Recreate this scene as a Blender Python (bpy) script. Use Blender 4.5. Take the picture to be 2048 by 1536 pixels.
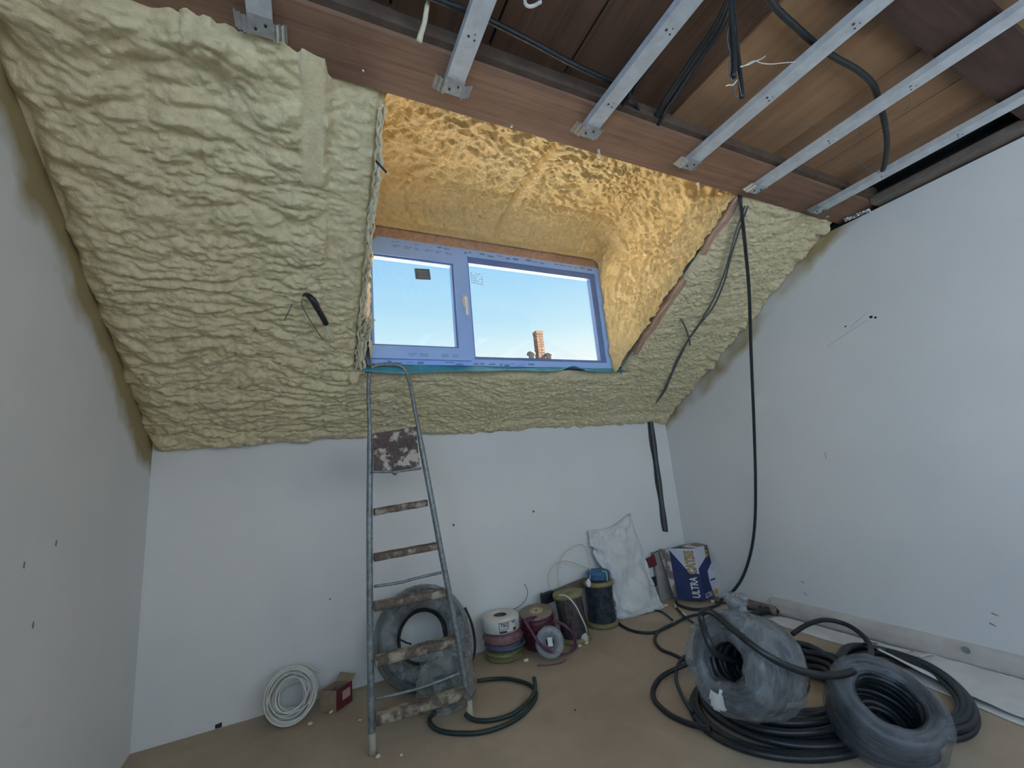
import bpy, math, random
import numpy as np
from mathutils import Vector, Matrix

# ---------------------------------------------------------------- camera, world, sun, exposure
for o in list(bpy.data.objects):
    bpy.data.objects.remove(o, do_unlink=True)
SC = bpy.context.scene
COL = SC.collection
FPX = 844.05
YAW, PITCH, ROLL = [math.radians(a) for a in (26.0816, 11.1726, -5.3186)]
CAM = np.array([0.0, 0.0, 1.1])


def cam_axes():
    cy, sy = math.cos(YAW), math.sin(YAW)
    fwd = np.array([sy * math.cos(PITCH), cy * math.cos(PITCH), math.sin(PITCH)])
    right = np.array([cy, -sy, 0.0])
    up = np.cross(right, fwd)
    c, s = math.cos(ROLL), math.sin(ROLL)
    return c * right + s * up, -s * right + c * up, fwd


RT, UP, FW = cam_axes()
cd = bpy.data.cameras.new('camera')
cd.sensor_width = 36.0
cd.lens = FPX / 2048 * 36.0
cd.clip_start = 0.02
cam = bpy.data.objects.new('camera', cd)
COL.objects.link(cam)
cam.matrix_world = Matrix((
    (RT[0], UP[0], -FW[0], CAM[0]),
    (RT[1], UP[1], -FW[1], CAM[1]),
    (RT[2], UP[2], -FW[2], CAM[2]),
    (0, 0, 0, 1)))
SC.camera = cam

SUN_DIR = Vector((-0.80, 0.12, -0.58)).normalized()      # the way sunlight travels
W = bpy.data.worlds.new('sky')
SC.world = W
W.use_nodes = True
nt = W.node_tree
nt.nodes.clear()
wo = nt.nodes.new('ShaderNodeOutputWorld')
wb = nt.nodes.new('ShaderNodeBackground')
tc = nt.nodes.new('ShaderNodeTexCoord')
sx = nt.nodes.new('ShaderNodeSeparateXYZ')
rp = nt.nodes.new('ShaderNodeValToRGB')
nt.links.new(tc.outputs['Generated'], sx.inputs[0])
nt.links.new(sx.outputs['Z'], rp.inputs[0])
el = rp.color_ramp.elements
el[0].position = 0.0
el[0].color = (0.30, 0.29, 0.27, 1)
el[1].position = 1.0
el[1].color = (0.16, 0.40, 0.85, 1)
for pos, c in ((0.02, (0.55, 0.60, 0.62)), (0.06, (1.0, 1.05, 1.03)), (0.21, (1.0, 1.06, 1.05)), (0.27, (0.80, 1.0, 1.05)), (0.32, (0.60, 0.90, 1.05)), (0.42, (0.40, 0.76, 1.04)), (0.54, (0.26, 0.60, 1.0))):
    e = el.new(pos)
    e.color = (*c, 1)
nt.links.new(rp.outputs[0], wb.inputs['Color'])
wb.inputs['Strength'].default_value = 1.0
nt.links.new(wb.outputs[0], wo.inputs[0])

sl = bpy.data.lights.new('sun', 'SUN')
sl.energy = 58.0
sl.angle = math.radians(0.6)
sl.color = (1.0, 0.90, 0.74)
so = bpy.data.objects.new('sun', sl)
COL.objects.link(so)
so.rotation_euler = SUN_DIR.to_track_quat('-Z', 'Y').to_euler()
so.location = (6, 8, 6)


def portal(name, loc, size, rot):
    l = bpy.data.lights.new(name, 'AREA')
    l.shape = 'RECTANGLE'
    l.size, l.size_y = size
    l.cycles.is_portal = True
    o = bpy.data.objects.new(name, l)
    COL.objects.link(o)
    o.location = loc
    o.rotation_euler = rot
    return o


SIDE_W = 27.0           # fill lamp added outside the made-up side window
BACK_W = 11.0           # daylight lamp added outside each made-up rear window


def daylight(name, loc, size, rot, watts):  # added area lamp that fills the room from outside a window
    o = portal(name, loc, size, rot)
    o.data.cycles.is_portal = False
    o.data.energy = watts
    o.data.color = (0.76, 0.88, 1.0)
    return o


vs = SC.view_settings
vs.view_transform = 'Standard'
vs.look = 'None'
vs.exposure = 0.0
vs.gamma = 1.0
vs.use_curve_mapping = False
SC.cycles.use_denoising = True
SC.cycles.max_bounces = 8
SC.cycles.diffuse_bounces = 5
SC.cycles.transparent_max_bounces = 16
SC.cycles.sample_clamp_indirect = 6.0

# ---------------------------------------------------------------- measuring helpers
XL, XR, YW = -0.728, 2.787, 2.749          # left wall, right wall, knee wall
K, Z0, Y0 = 0.612, 1.40, 2.73              # roof slope: z = Z0 + K (Y0 - y)


def ray(px, py):
    return RT * ((px - 1024) / FPX) - UP * ((py - 768) / FPX) + FW


def atx(px, py, v):
    d = ray(px, py)
    return CAM + d * (v - CAM[0]) / d[0]


def aty(px, py, v):
    d = ray(px, py)
    return CAM + d * (v - CAM[1]) / d[1]


def atz(px, py, v=0.0):
    d = ray(px, py)
    return CAM + d * (v - CAM[2]) / d[2]


def ats(px, py, off=0.0):
    d = ray(px, py)
    t = (Z0 + off + K * (Y0 - CAM[1]) - CAM[2]) / (d[2] + K * d[1])
    return CAM + d * t


def zs(y):
    return Z0 + K * (Y0 - y)


# ---------------------------------------------------------------- noise
def _h(ix, iy, iz, seed):
    h = (ix * 374761393 + iy * 668265263 + iz * 2147483647 + seed * 974634777) & 0xFFFFFFFF
    h = ((h ^ (h >> 13)) * 1274126177) & 0xFFFFFFFF
    return h ^ (h >> 16)


GR = np.array([[1, 1, 0], [-1, 1, 0], [1, -1, 0], [-1, -1, 0], [1, 0, 1], [-1, 0, 1], [1, 0, -1], [-1, 0, -1],
               [0, 1, 1], [0, -1, 1], [0, 1, -1], [0, -1, -1], [1, 1, 0], [-1, 1, 0], [0, -1, 1], [0, -1, -1]], float)


def noise(P, seed=0):
    P = np.asarray(P, float)
    I = np.floor(P).astype(np.int64)
    f = P - I
    u = f * f * f * (f * (f * 6 - 15) + 10)
    r = 0
    for dx in (0, 1):
        for dy in (0, 1):
            for dz in (0, 1):
                h = _h(I[..., 0] + dx, I[..., 1] + dy, I[..., 2] + dz, seed)
                g = GR[(h & 15).astype(np.int64)]
                d = f - np.array([dx, dy, dz])
                w = (u[..., 0] if dx else 1 - u[..., 0]) * (u[..., 1] if dy else 1 - u[..., 1]) * (u[..., 2] if dz else 1 - u[..., 2])
                r = r + w * (g * d).sum(-1)
    return r


def smooth(a, b, x):
    t = np.clip((x - a) / (b - a), 0, 1)
    return t * t * (3 - 2 * t)


# ---------------------------------------------------------------- materials
MATS = {}


class NT:
    """small node-graph writer"""

    def __init__(self, name):
        m = bpy.data.materials.new(name)
        m.use_nodes = True
        self.m = m
        self.t = m.node_tree
        self.b = self.t.nodes['Principled BSDF']
        self.pos = self.t.nodes.new('ShaderNodeNewGeometry').outputs['Position']

    def n(self, typ, **kw):
        x = self.t.nodes.new(typ)
        for k, v in kw.items():
            setattr(x, k, v)
        return x

    def l(self, a, b):
        self.t.links.new(a, b)

    def scale(self, vec):
        x = self.n('ShaderNodeVectorMath', operation='MULTIPLY')
        self.l(self.pos, x.inputs[0])
        x.inputs[1].default_value = vec
        return x.outputs[0]

    def noise(self, scale, detail=4, rough=0.55, vec=None, dist=0.0):
        x = self.n('ShaderNodeTexNoise')
        x.inputs['Scale'].default_value = scale
        x.inputs['Detail'].default_value = detail
        x.inputs['Roughness'].default_value = rough
        x.inputs['Distortion'].default_value = dist
        self.l(self.scale(vec) if vec else self.pos, x.inputs['Vector'])
        return x.outputs['Fac']

    def ramp(self, fac, stops):
        x = self.n('ShaderNodeValToRGB')
        e = x.color_ramp.elements
        e[0].position, e[0].color = stops[0][0], (*stops[0][1], 1)
        e[1].position, e[1].color = stops[-1][0], (*stops[-1][1], 1)
        for p, c in stops[1:-1]:
            q = e.new(p)
            q.color = (*c, 1)
        self.l(fac, x.inputs[0])
        return x.outputs[0]

    def mix(self, fac, a, b):
        x = self.n('ShaderNodeMix', data_type='RGBA')
        for sock, v in ((x.inputs[0], fac), (x.inputs[6], a), (x.inputs[7], b)):
            if hasattr(v, 'is_output'):
                self.l(v, sock)
            elif isinstance(v, (int, float)):
                sock.default_value = v
            else:
                sock.default_value = (*v, 1)
        return x.outputs[2]

    def math(self, op, a, b=None, clamp=False):
        x = self.n('ShaderNodeMath', operation=op)
        x.use_clamp = clamp
        for sock, v in ((x.inputs[0], a), (x.inputs[1], b)):
            if v is None:
                continue
            if hasattr(v, 'is_output'):
                self.l(v, sock)
            else:
                sock.default_value = v
        return x.outputs[0]

    def bump(self, h, strength=0.3, dist=0.01):
        x = self.n('ShaderNodeBump')
        x.inputs['Strength'].default_value = strength
        x.inputs['Distance'].default_value = dist
        self.l(h, x.inputs['Height'])
        self.l(x.outputs[0], self.b.inputs['Normal'])

    def set(self, color=None, rough=None, metal=None, spec=None):
        for key, v in (('Base Color', color), ('Roughness', rough), ('Metallic', metal), ('Specular IOR Level', spec)):
            if v is None:
                continue
            if hasattr(v, 'is_output'):
                self.l(v, self.b.inputs[key])
            elif isinstance(v, (int, float)):
                self.b.inputs[key].default_value = v
            else:
                self.b.inputs[key].default_value = (*v, 1)


def simple(name, color, rough=0.6, metal=0.0, var=0.18, nscale=25.0, bump=0.0, spec=None, vec=None):
    if name in MATS:
        return MATS[name]
    g = NT(name)
    c2 = tuple(max(0, c * (1 - var)) for c in color)
    c3 = tuple(min(1, c * (1 + var * 0.5)) for c in color)
    nz = g.noise(nscale, 4, 0.6, vec)
    g.set(g.ramp(nz, [(0.3, c2), (0.7, c3)]), rough, metal, spec)
    if bump:
        g.bump(g.noise(nscale * 5, 3, 0.6, vec), bump, 0.003)
    MATS[name] = g.m
    return g.m


def foam_mat(name, c_lo, c_hi, rough, fine, patch):
    g = NT(name)
    a = g.noise(3.0, 4, 0.6)
    b = g.noise(38.0, 4, 0.65)
    col = g.ramp(b, [(0.25, tuple(c * 0.86 for c in c_lo)), (0.5, c_lo), (0.75, c_hi)])
    col = g.mix(g.math('MULTIPLY', g.ramp(a, [(0.45, (0, 0, 0)), (0.65, (1, 1, 1))]), 0.35), col, patch)
    g.set(col, rough, 0.0, 0.35)
    h = g.math('ADD', g.noise(120, 4, 0.6), g.math('MULTIPLY', g.noise(45, 3, 0.6), 1.2))
    g.bump(h, fine, 0.006)
    MATS[name] = g.m
    return g.m


M_FOAM = foam_mat('cream_spray_foam', (0.70, 0.61, 0.385), (0.81, 0.735, 0.51), 0.62, 0.6, (0.66, 0.56, 0.33))
M_FOAMD = foam_mat('golden_glow_spray_foam', (0.82, 0.61, 0.29), (0.92, 0.75, 0.43), 0.34, 0.8, (0.80, 0.57, 0.24))  # warm glow of the dormer put into the foam colour


def wall_mat(name, stain, scale):
    g = NT(name)
    base = g.ramp(g.noise(1.4, 3, 0.5), [(0.3, (0.70, 0.71, 0.715)), (0.7, (0.765, 0.77, 0.77))])
    grime = g.ramp(g.noise(9.0, 5, 0.62), [(0.62, (0, 0, 0)), (0.78, (1, 1, 1))])
    base = g.mix(g.math('MULTIPLY', grime, 0.10), base, (0.42, 0.39, 0.35))
    # low band of dirt splashed along the foot of the wall
    sp = g.n('ShaderNodeSeparateXYZ')
    g.l(g.pos, sp.inputs[0])
    if stain:
        # sprayed foam overspray following the roof slope
        d = g.math('ADD', sp.outputs['Z'], g.math('MULTIPLY', sp.outputs['Y'], K))
        d = g.math('SUBTRACT', d, Z0 + K * Y0)
        d = g.math('ADD', d, g.math('MULTIPLY', g.math('SUBTRACT', g.noise(scale, 3, 0.5), 0.5), 0.42 * stain))
        f = g.n('ShaderNodeMapRange')
        f.inputs[1].default_value = -0.26 * stain
        f.inputs[2].default_value = -0.13 * stain
        g.l(d, f.inputs[0])
        fac = g.math('MULTIPLY', f.outputs[0], 0.92)
        if stain < 0.7:
            fac = g.math('MULTIPLY', fac, g.ramp(g.noise(2.6, 2, 0.5), [(0.40, (0.12,) * 3), (0.62, (1, 1, 1))]))
        base = g.mix(fac, base, (0.36, 0.275, 0.12))
    g.set(base, 0.75, 0, 0.25)
    g.bump(g.noise(60, 4, 0.6), 0.06, 0.004)
    MATS[name] = g.m
    return g.m


M_WALLF = wall_mat('white_wall_paint', 0, 1)
M_WALLL = wall_mat('white_wall_paint_overspray_heavy', 0.75, 4.0)
M_WALLR = wall_mat('white_wall_paint_overspray_light', 0.55, 3.1)


def floor_mat():
    g = NT('dusty_screed')
    a = g.noise(2.2, 5, 0.6)
    b = g.noise(30, 6, 0.7)
    col = g.ramp(a, [(0.3, (0.35, 0.275, 0.20)), (0.55, (0.42, 0.335, 0.25)), (0.75, (0.47, 0.39, 0.30))])
    col = g.mix(g.math('MULTIPLY', g.ramp(b, [(0.55, (0, 0, 0)), (0.8, (1, 1, 1))]), 0.45), col, (0.46, 0.41, 0.34))
    g.set(col, 0.8, 0, 0.25)
    g.bump(g.noise(90, 5, 0.7), 0.25, 0.004)
    MATS['floor'] = g.m
    return g.m


M_FLOOR = floor_mat()


def wood_mat(name, c1, c2, c3, vec, rough=0.7):
    g = NT(name)
    a = g.noise(1.0, 6, 0.65, vec, 0.6)
    col = g.ramp(a, [(0.25, c1), (0.5, c2), (0.75, c3)])
    b = g.noise(3.0, 4, 0.6)
    col = g.mix(g.math('MULTIPLY', g.ramp(b, [(0.5, (0, 0, 0)), (0.75, (1, 1, 1))]), 0.4), col, tuple(c * 0.55 for c in c1))
    g.set(col, rough, 0, 0.25)
    g.bump(a, 0.15, 0.004)
    MATS[name] = g.m
    return g.m


M_BEAM = wood_mat('reddish_beam_timber', (0.18, 0.10, 0.068), (0.25, 0.145, 0.098), (0.32, 0.195, 0.135), (2.5, 60, 60))
M_DECKD = wood_mat('dark_deck_board', (0.07, 0.04, 0.027), (0.11, 0.06, 0.04), (0.15, 0.085, 0.055), (40, 1.6, 40))
M_DECKL = wood_mat('brown_deck_board', (0.23, 0.135, 0.075), (0.30, 0.18, 0.10), (0.36, 0.225, 0.13), (26, 1.4, 26))
M_PINK = wood_mat('pale_pink_rafter', (0.34, 0.21, 0.15), (0.46, 0.30, 0.22), (0.55, 0.39, 0.30), (40, 3, 40))
M_STEEL = simple('galvanised_steel', (0.66, 0.70, 0.74), 0.45, 0.35, 0.18, 22)
M_STEELB = simple('bright_bracket_steel', (0.66, 0.68, 0.70), 0.3, 0.9, 0.2, 60)
M_SCREW = simple('black_screw', (0.02, 0.02, 0.022), 0.5)
M_BLACK = simple('black_conduit_plastic', (0.018, 0.021, 0.024), 0.42, 0, 0.3, 30)
M_CABLE = simple('black_cable_sheath', (0.022, 0.026, 0.030), 0.5, 0, 0.2, 30)
M_GREYC = simple('grey_cable_sheath', (0.12, 0.13, 0.135), 0.5, 0, 0.2, 30)
M_WHITEC = simple('white_cable_sheath', (0.66, 0.64, 0.60), 0.5, 0, 0.12, 30)
M_VOID = simple('black_bitumen_membrane', (0.012, 0.012, 0.014), 0.8)
M_UPVC = simple('glare_blue_upvc', (0.33, 0.53, 1.0), 0.35, 0, 0.05, 8)  # blue lens glare put into the frame colour
M_UPVCD = simple('glare_blue_upvc_bead', (0.13, 0.22, 0.46), 0.35, 0, 0.05, 8)  # darker tone of the same painted glare, for the beads
M_PRINT = simple('film_print_ink', (0.16, 0.22, 0.42), 0.5, 0, 0.1)
M_GASKET = simple('grey_gasket', (0.10, 0.14, 0.20), 0.6)
M_WHITE = simple('white_plastic', (0.78, 0.79, 0.80), 0.35, 0, 0.05)
M_MEMB = simple('teal_membrane', (0.06, 0.30, 0.42), 0.5, 0, 0.25, 14, 0.2)
M_TUBE = simple('worn_grey_tube', (0.23, 0.26, 0.27), 0.42, 0.35, 0.45, 55, 0.15)


def spatter(name, base, spots, sc, lo, hi, rough=0.7, bump=0.25, vec=None):
    g = NT(name)
    a = g.noise(sc, 5, 0.6, vec)
    f = g.ramp(a, [(lo, (0, 0, 0)), (hi, (1, 1, 1))])
    b = g.ramp(g.noise(sc * 3, 4, 0.6, vec), [(0.3, tuple(c * 0.65 for c in base)), (0.7, tuple(min(1, c * 1.3) for c in base))])
    g.set(g.mix(f, b, spots), rough, 0, 0.3)
    g.bump(a, bump, 0.004)
    MATS[name] = g.m
    return g.m


M_TREAD = spatter('paint_spattered_wood', (0.13, 0.10, 0.082), (0.36, 0.32, 0.26), 18, 0.53, 0.64)
M_TREADL = spatter('heavily_painted_wood', (0.13, 0.10, 0.082), (0.36, 0.31, 0.23), 15, 0.49, 0.60)
M_PLAT = spatter('painted_platform_board', (0.10, 0.075, 0.075), (0.44, 0.42, 0.38), 17, 0.53, 0.60)
M_FOOT = simple('pale_rubber_foot', (0.42, 0.38, 0.30), 0.8)
M_SACK = simple('white_rubble_sack_plastic', (0.66, 0.67, 0.68), 0.5, 0, 0.10, 18, 0.25)
M_SHEET = simple('white_paper_sheet', (0.66, 0.64, 0.62), 0.8, 0, 0.10, 9, 0.1)
M_CARD = simple('brown_cardboard', (0.30, 0.22, 0.15), 0.8, 0, 0.2, 20)
M_CARDW = simple('grey_white_cardboard', (0.52, 0.50, 0.48), 0.8, 0, 0.2, 14)
M_BLUE = simple('blue_box_print', (0.013, 0.025, 0.12), 0.5, 0, 0.3, 10)
M_LILAC = simple('lilac_white_print', (0.55, 0.56, 0.66), 0.5, 0, 0.08, 10)
M_YEL = simple('mustard_print', (0.55, 0.36, 0.07), 0.5, 0, 0.15)
M_INK = simple('dark_ink', (0.02, 0.02, 0.03), 0.5)
M_RED = simple('dark_red_card', (0.15, 0.020, 0.024), 0.6, 0, 0.3, 20)
M_PAPER = simple('white_label_paper', (0.66, 0.66, 0.65), 0.6, 0, 0.1)
M_SPOOLW = simple('white_reel_flange', (0.66, 0.64, 0.58), 0.55, 0, 0.1)
M_CREAM = simple('cream_cable_end', (0.58, 0.55, 0.45), 0.6, 0, 0.15)
M_SPOOLY = simple('olive_yellow_plastic', (0.25, 0.22, 0.10), 0.5, 0, 0.3)
M_GREENY = simple('green_yellow_wire', (0.15, 0.17, 0.055), 0.5, 0, 0.45, 60)
M_PINKW = simple('dusty_pink_wrap', (0.30, 0.15, 0.16), 0.4, 0, 0.45, 34, 0.5)
M_BLUEW = simple('slate_blue_wire', (0.11, 0.125, 0.20), 0.45, 0, 0.4, 40)
M_REDW = simple('wine_red_wire', (0.13, 0.025, 0.045), 0.5, 0, 0.5, 40)
M_PURP = simple('plum_wire', (0.17, 0.07, 0.13), 0.5, 0, 0.3, 40)
M_DKWRAP = simple('dark_stretch_film', (0.075, 0.06, 0.062), 0.25, 0, 0.6, 30, 0.8)
M_NAVYW = simple('navy_stretch_film', (0.035, 0.045, 0.06), 0.25, 0, 0.6, 30, 0.8)
M_SKYB = simple('sky_blue_wire', (0.045, 0.15, 0.29), 0.5, 0, 0.45, 60)
M_FLANGE = simple('dirty_brown_disc', (0.27, 0.21, 0.16), 0.7, 0, 0.25, 40)
M_TANDISC = simple('tan_hub', (0.46, 0.38, 0.22), 0.6, 0, 0.15)
M_BATTEN = simple('brown_batten', (0.16, 0.125, 0.095), 0.7, 0, 0.25, 30)
M_GREEN = simple('dark_green_hose', (0.018, 0.034, 0.028), 0.45, 0, 0.25, 30)
M_CRUMB = simple('glint_pale_foam_crumb', (0.70, 0.64, 0.46), 0.7, 0, 0.15, 60)
M_BRICKC = spatter('weathered_brick', (0.16, 0.09, 0.06), (0.26, 0.20, 0.15), 9, 0.5, 0.62)
M_ROOF = simple('slate_roof', (0.14, 0.15, 0.17), 0.7, 0, 0.3, 6)
M_DARKG = simple('dark_grey_stone', (0.10, 0.11, 0.12), 0.7)
M_SKIRT = simple('dusty_white_skirting', (0.52, 0.49, 0.46), 0.75, 0, 0.2, 7)
M_OFFCUT = simple('stained_timber_offcut', (0.24, 0.17, 0.14), 0.75, 0, 0.4, 14)
M_GREYB = simple('grey_plaster', (0.33, 0.32, 0.31), 0.85, 0, 0.2, 18)


def film_mat(name, tint, cover, sc):
    """thin plastic film, cloudy where it creases"""
    g = NT(name)
    a = g.noise(sc, 5, 0.62, None, 1.2)
    f = g.ramp(a, [(0.36, (cover * 0.55,) * 3), (0.64, (min(1, cover * 1.35),) * 3)])
    g.set(tint, 0.32, 0, 0.5)
    g.bump(a, 0.5, 0.008)
    tr = g.n('ShaderNodeBsdfTransparent')
    mx = g.n('ShaderNodeMixShader')
    out = g.t.nodes['Material Output']
    g.l(f, mx.inputs[0])
    g.l(tr.outputs[0], mx.inputs[1])
    g.l(g.b.outputs[0], mx.inputs[2])
    g.l(mx.outputs[0], out.inputs['Surface'])
    MATS[name] = g.m
    return g.m


M_FILM = film_mat('cloudy_wrapping_film', (0.34, 0.35, 0.37), 0.42, 7)
M_FILMD = film_mat('thin_wrapping_film', (0.27, 0.28, 0.31), 0.36, 7)
M_FILMG = film_mat('dull_wrapping_film', (0.20, 0.215, 0.21), 0.55, 8)
M_BAG = film_mat('clear_bag_plastic', (0.38, 0.38, 0.36), 0.46, 12)
M_CLEARP = film_mat('clear_spool_plastic', (0.42, 0.43, 0.46), 0.38, 6)


def glass_mat():
    m = bpy.data.materials.new('window_glass')
    m.use_nodes = True
    t = m.node_tree
    t.nodes.clear()
    o = t.nodes.new('ShaderNodeOutputMaterial')
    a = t.nodes.new('ShaderNodeBsdfTransparent')
    a.inputs[0].default_value = (1.0, 1.0, 1.0, 1)
    b = t.nodes.new('ShaderNodeBsdfGlossy')
    b.inputs['Roughness'].default_value = 0.02
    mx = t.nodes.new('ShaderNodeMixShader')
    mx.inputs[0].default_value = 0.05
    t.links.new(a.outputs[0], mx.inputs[1])
    t.links.new(b.outputs[0], mx.inputs[2])
    t.links.new(mx.outputs[0], o.inputs[0])
    return m


M_GLASS = glass_mat()
M_FAINT = film_mat('faint_glass_print', (0.55, 0.66, 0.74), 0.5, 120)


# ---------------------------------------------------------------- mesh building
class MB:
    def __init__(self):
        self.v, self.f, self.n = [], [], 0

    def add(self, v, f):
        v = np.asarray(v, float).reshape(-1, 3)
        self.v.append(v)
        self.f.extend([tuple(int(i) + self.n for i in q) for q in f])
        self.n += len(v)
        return self

    def box(self, lo, hi):
        x0, y0, z0 = lo
        x1, y1, z1 = hi
        v = [(x0, y0, z0), (x1, y0, z0), (x1, y1, z0), (x0, y1, z0), (x0, y0, z1), (x1, y0, z1), (x1, y1, z1), (x0, y1, z1)]
        return self.add(v, [(0, 3, 2, 1), (4, 5, 6, 7), (0, 1, 5, 4), (1, 2, 6, 5), (2, 3, 7, 6), (3, 0, 4, 7)])

    def obox(self, c, ax, ay, az):
        """oriented box from its centre and three half-axes"""
        c, ax, ay, az = [np.asarray(q, float) for q in (c, ax, ay, az)]
        v = [c + sx_ * ax + sy_ * ay + sz_ * az for sz_ in (-1, 1) for sx_, sy_ in ((-1, -1), (1, -1), (1, 1), (-1, 1))]
        return self.add(v, [(0, 3, 2, 1), (4, 5, 6, 7), (0, 1, 5, 4), (1, 2, 6, 5), (2, 3, 7, 6), (3, 0, 4, 7)])

    def grid(self, P, closed_u=False, closed_v=False, mask=None):
        P = np.asarray(P, float)
        a, b = P.shape[:2]
        f = []
        for i in range(a if closed_u else a - 1):
            i2 = (i + 1) % a
            for j in range(b if closed_v else b - 1):
                if mask is not None and not mask[i, j]:
                    continue
                j2 = (j + 1) % b
                f.append((i * b + j, i2 * b + j, i2 * b + j2, i * b + j2))
        return self.add(P.reshape(-1, 3), f)

    def tube(self, path, r, seg=8, closed=False, rib=0.0, caps=True):
        p = np.asarray(path, float)
        n = len(p)
        t = np.zeros_like(p)
        if closed:
            t = np.roll(p, -1, 0) - np.roll(p, 1, 0)
        else:
            t[1:-1] = p[2:] - p[:-2]
            t[0] = p[1] - p[0]
            t[-1] = p[-1] - p[-2]
        t /= np.linalg.norm(t, axis=1)[:, None] + 1e-12
        u = np.cross(t[0], [0, 0, 1.0])
        if np.linalg.norm(u) < 1e-3:
            u = np.cross(t[0], [1.0, 0, 0])
        u /= np.linalg.norm(u)
        rr = np.broadcast_to(np.asarray(r, float), (n,)).copy()
        if rib:
            rr[1::2] *= (1 - rib)
        a = np.arange(seg) * 2 * math.pi / seg
        G = np.zeros((n, seg, 3))
        for i in range(n):
            u = u - t[i] * (u @ t[i])
            u /= np.linalg.norm(u) + 1e-12
            w = np.cross(t[i], u)
            G[i] = p[i] + rr[i] * (np.cos(a)[:, None] * u + np.sin(a)[:, None] * w)
        base = self.n
        self.grid(G, closed_u=closed, closed_v=True)
        if caps and not closed:
            self.f.append(tuple(base + j for j in range(seg)))
            self.f.append(tuple(base + (n - 1) * seg + j for j in reversed(range(seg))))
        return self

    def lathe(self, prof, o=(0, 0, 0), axis=(0, 0, 1), seg=32, closed=False, warp=None):
        """prof: (radius, height) pairs; warp(P) may shift the points"""
        o = np.asarray(o, float)
        ax = np.asarray(axis, float)
        ax = ax / np.linalg.norm(ax)
        u = np.cross(ax, [0, 1.0, 0.0])
        if np.linalg.norm(u) < 1e-3:
            u = np.cross(ax, [1.0, 0, 0])
        u /= np.linalg.norm(u)
        w = np.cross(ax, u)
        a = np.arange(seg) * 2 * math.pi / seg
        G = np.array([[o + ax * h + r * (math.cos(q) * u + math.sin(q) * w) for q in a] for r, h in prof])
        if warp is not None:
            G = warp(G)
        return self.grid(G, closed_u=closed, closed_v=True)

    def poly(self, pts, n, th):
        """flat polygon pushed along n by th"""
        p = np.asarray(pts, float)
        k = len(p)
        q = p + np.asarray(n, float) * th
        f = [tuple(range(k))[::-1], tuple(range(k, 2 * k))]
        f += [(i, (i + 1) % k, k + (i + 1) % k, k + i) for i in range(k)]
        return self.add(np.vstack([p, q]), f)

    def verts(self):
        return np.vstack(self.v)

    def build(self, name, mat, parent=None, smooth=False, fix=True, **tags):
        V = self.verts()
        if parent is None:
            lo, hi = V.min(0), V.max(0)
            base = np.array([(lo[0] + hi[0]) / 2, (lo[1] + hi[1]) / 2, lo[2]])
        else:
            base = BASE[parent.name]
        me = bpy.data.meshes.new(name)
        me.from_pydata((V - base).tolist(), [], self.f)
        if fix:
            import bmesh
            bm = bmesh.new()
            bm.from_mesh(me)
            bmesh.ops.recalc_face_normals(bm, faces=bm.faces)
            bm.to_mesh(me)
            bm.free()
        if smooth:
            me.polygons.foreach_set('use_smooth', [True] * len(me.polygons))
        me.materials.append(mat)
        o = bpy.data.objects.new(name, me)
        COL.objects.link(o)
        if parent is None:
            o.location = base
        else:
            o.parent = parent
        BASE[o.name] = base
        for k, v in tags.items():
            o[k] = v
        return o


BASE = {}


def thing(name, label, cat, loc, group=None, kind=None):
    o = bpy.data.objects.new(name, None)
    o.empty_display_size = 0.05
    COL.objects.link(o)
    o.location = loc
    o['label'] = label
    if cat:
        o['category'] = cat
    if group:
        o['group'] = group
    if kind:
        o['kind'] = kind
    BASE[o.name] = np.asarray(loc, float)
    return o


def T(label, cat, group=None, kind=None):
    d = dict(label=label, category=cat)
    if group:
        d['group'] = group
    if kind:
        d['kind'] = kind
    return d


def S(label=None, cat=None):
    d = dict(kind='structure')
    if label:
        d['label'] = label
    if cat:
        d['category'] = cat
    return d


def curve(pts, step=0.01, closed=False):
    """Catmull-Rom through pts, resampled at an even step"""
    p = np.asarray(pts, float)
    n = len(p)
    out = []
    m = n if closed else n - 1
    for i in range(m):
        if closed:
            a, b, c, d = p[(i - 1) % n], p[i], p[(i + 1) % n], p[(i + 2) % n]
        else:
            a, b, c, d = p[max(i - 1, 0)], p[i], p[i + 1], p[min(i + 2, n - 1)]
        for t in np.linspace(0, 1, 24, endpoint=False):
            out.append(0.5 * ((2 * b) + (-a + c) * t + (2 * a - 5 * b + 4 * c - d) * t * t + (-a + 3 * b - 3 * c + d) * t ** 3))
    out.append(p[0] if closed else p[-1])
    out = np.array(out)
    L = np.concatenate([[0], np.cumsum(np.linalg.norm(np.diff(out, axis=0), axis=1))])
    k = max(3, int(L[-1] / step))
    s = np.linspace(0, L[-1], k + 1)
    if closed:
        s = s[:-1]
    return np.stack([np.interp(s, L, out[:, j]) for j in range(3)], 1)


def text_mesh(txt, size, bold=0.0, extrude=0.0004, spacing=1.0):
    c = bpy.data.curves.new('txt', 'FONT')
    c.body = txt
    c.size = size
    c.offset = bold
    c.extrude = extrude
    c.space_character = spacing
    c.align_x = 'CENTER'
    c.align_y = 'CENTER'
    o = bpy.data.objects.new('txt', c)
    COL.objects.link(o)
    dg = bpy.context.evaluated_depsgraph_get()
    me = bpy.data.meshes.new_from_object(o.evaluated_get(dg))
    v = np.array([q.co[:] for q in me.vertices])
    f = [tuple(q.vertices) for q in me.polygons]
    bpy.data.objects.remove(o)
    bpy.data.curves.remove(c)
    bpy.data.meshes.remove(me)
    return v, f


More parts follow.
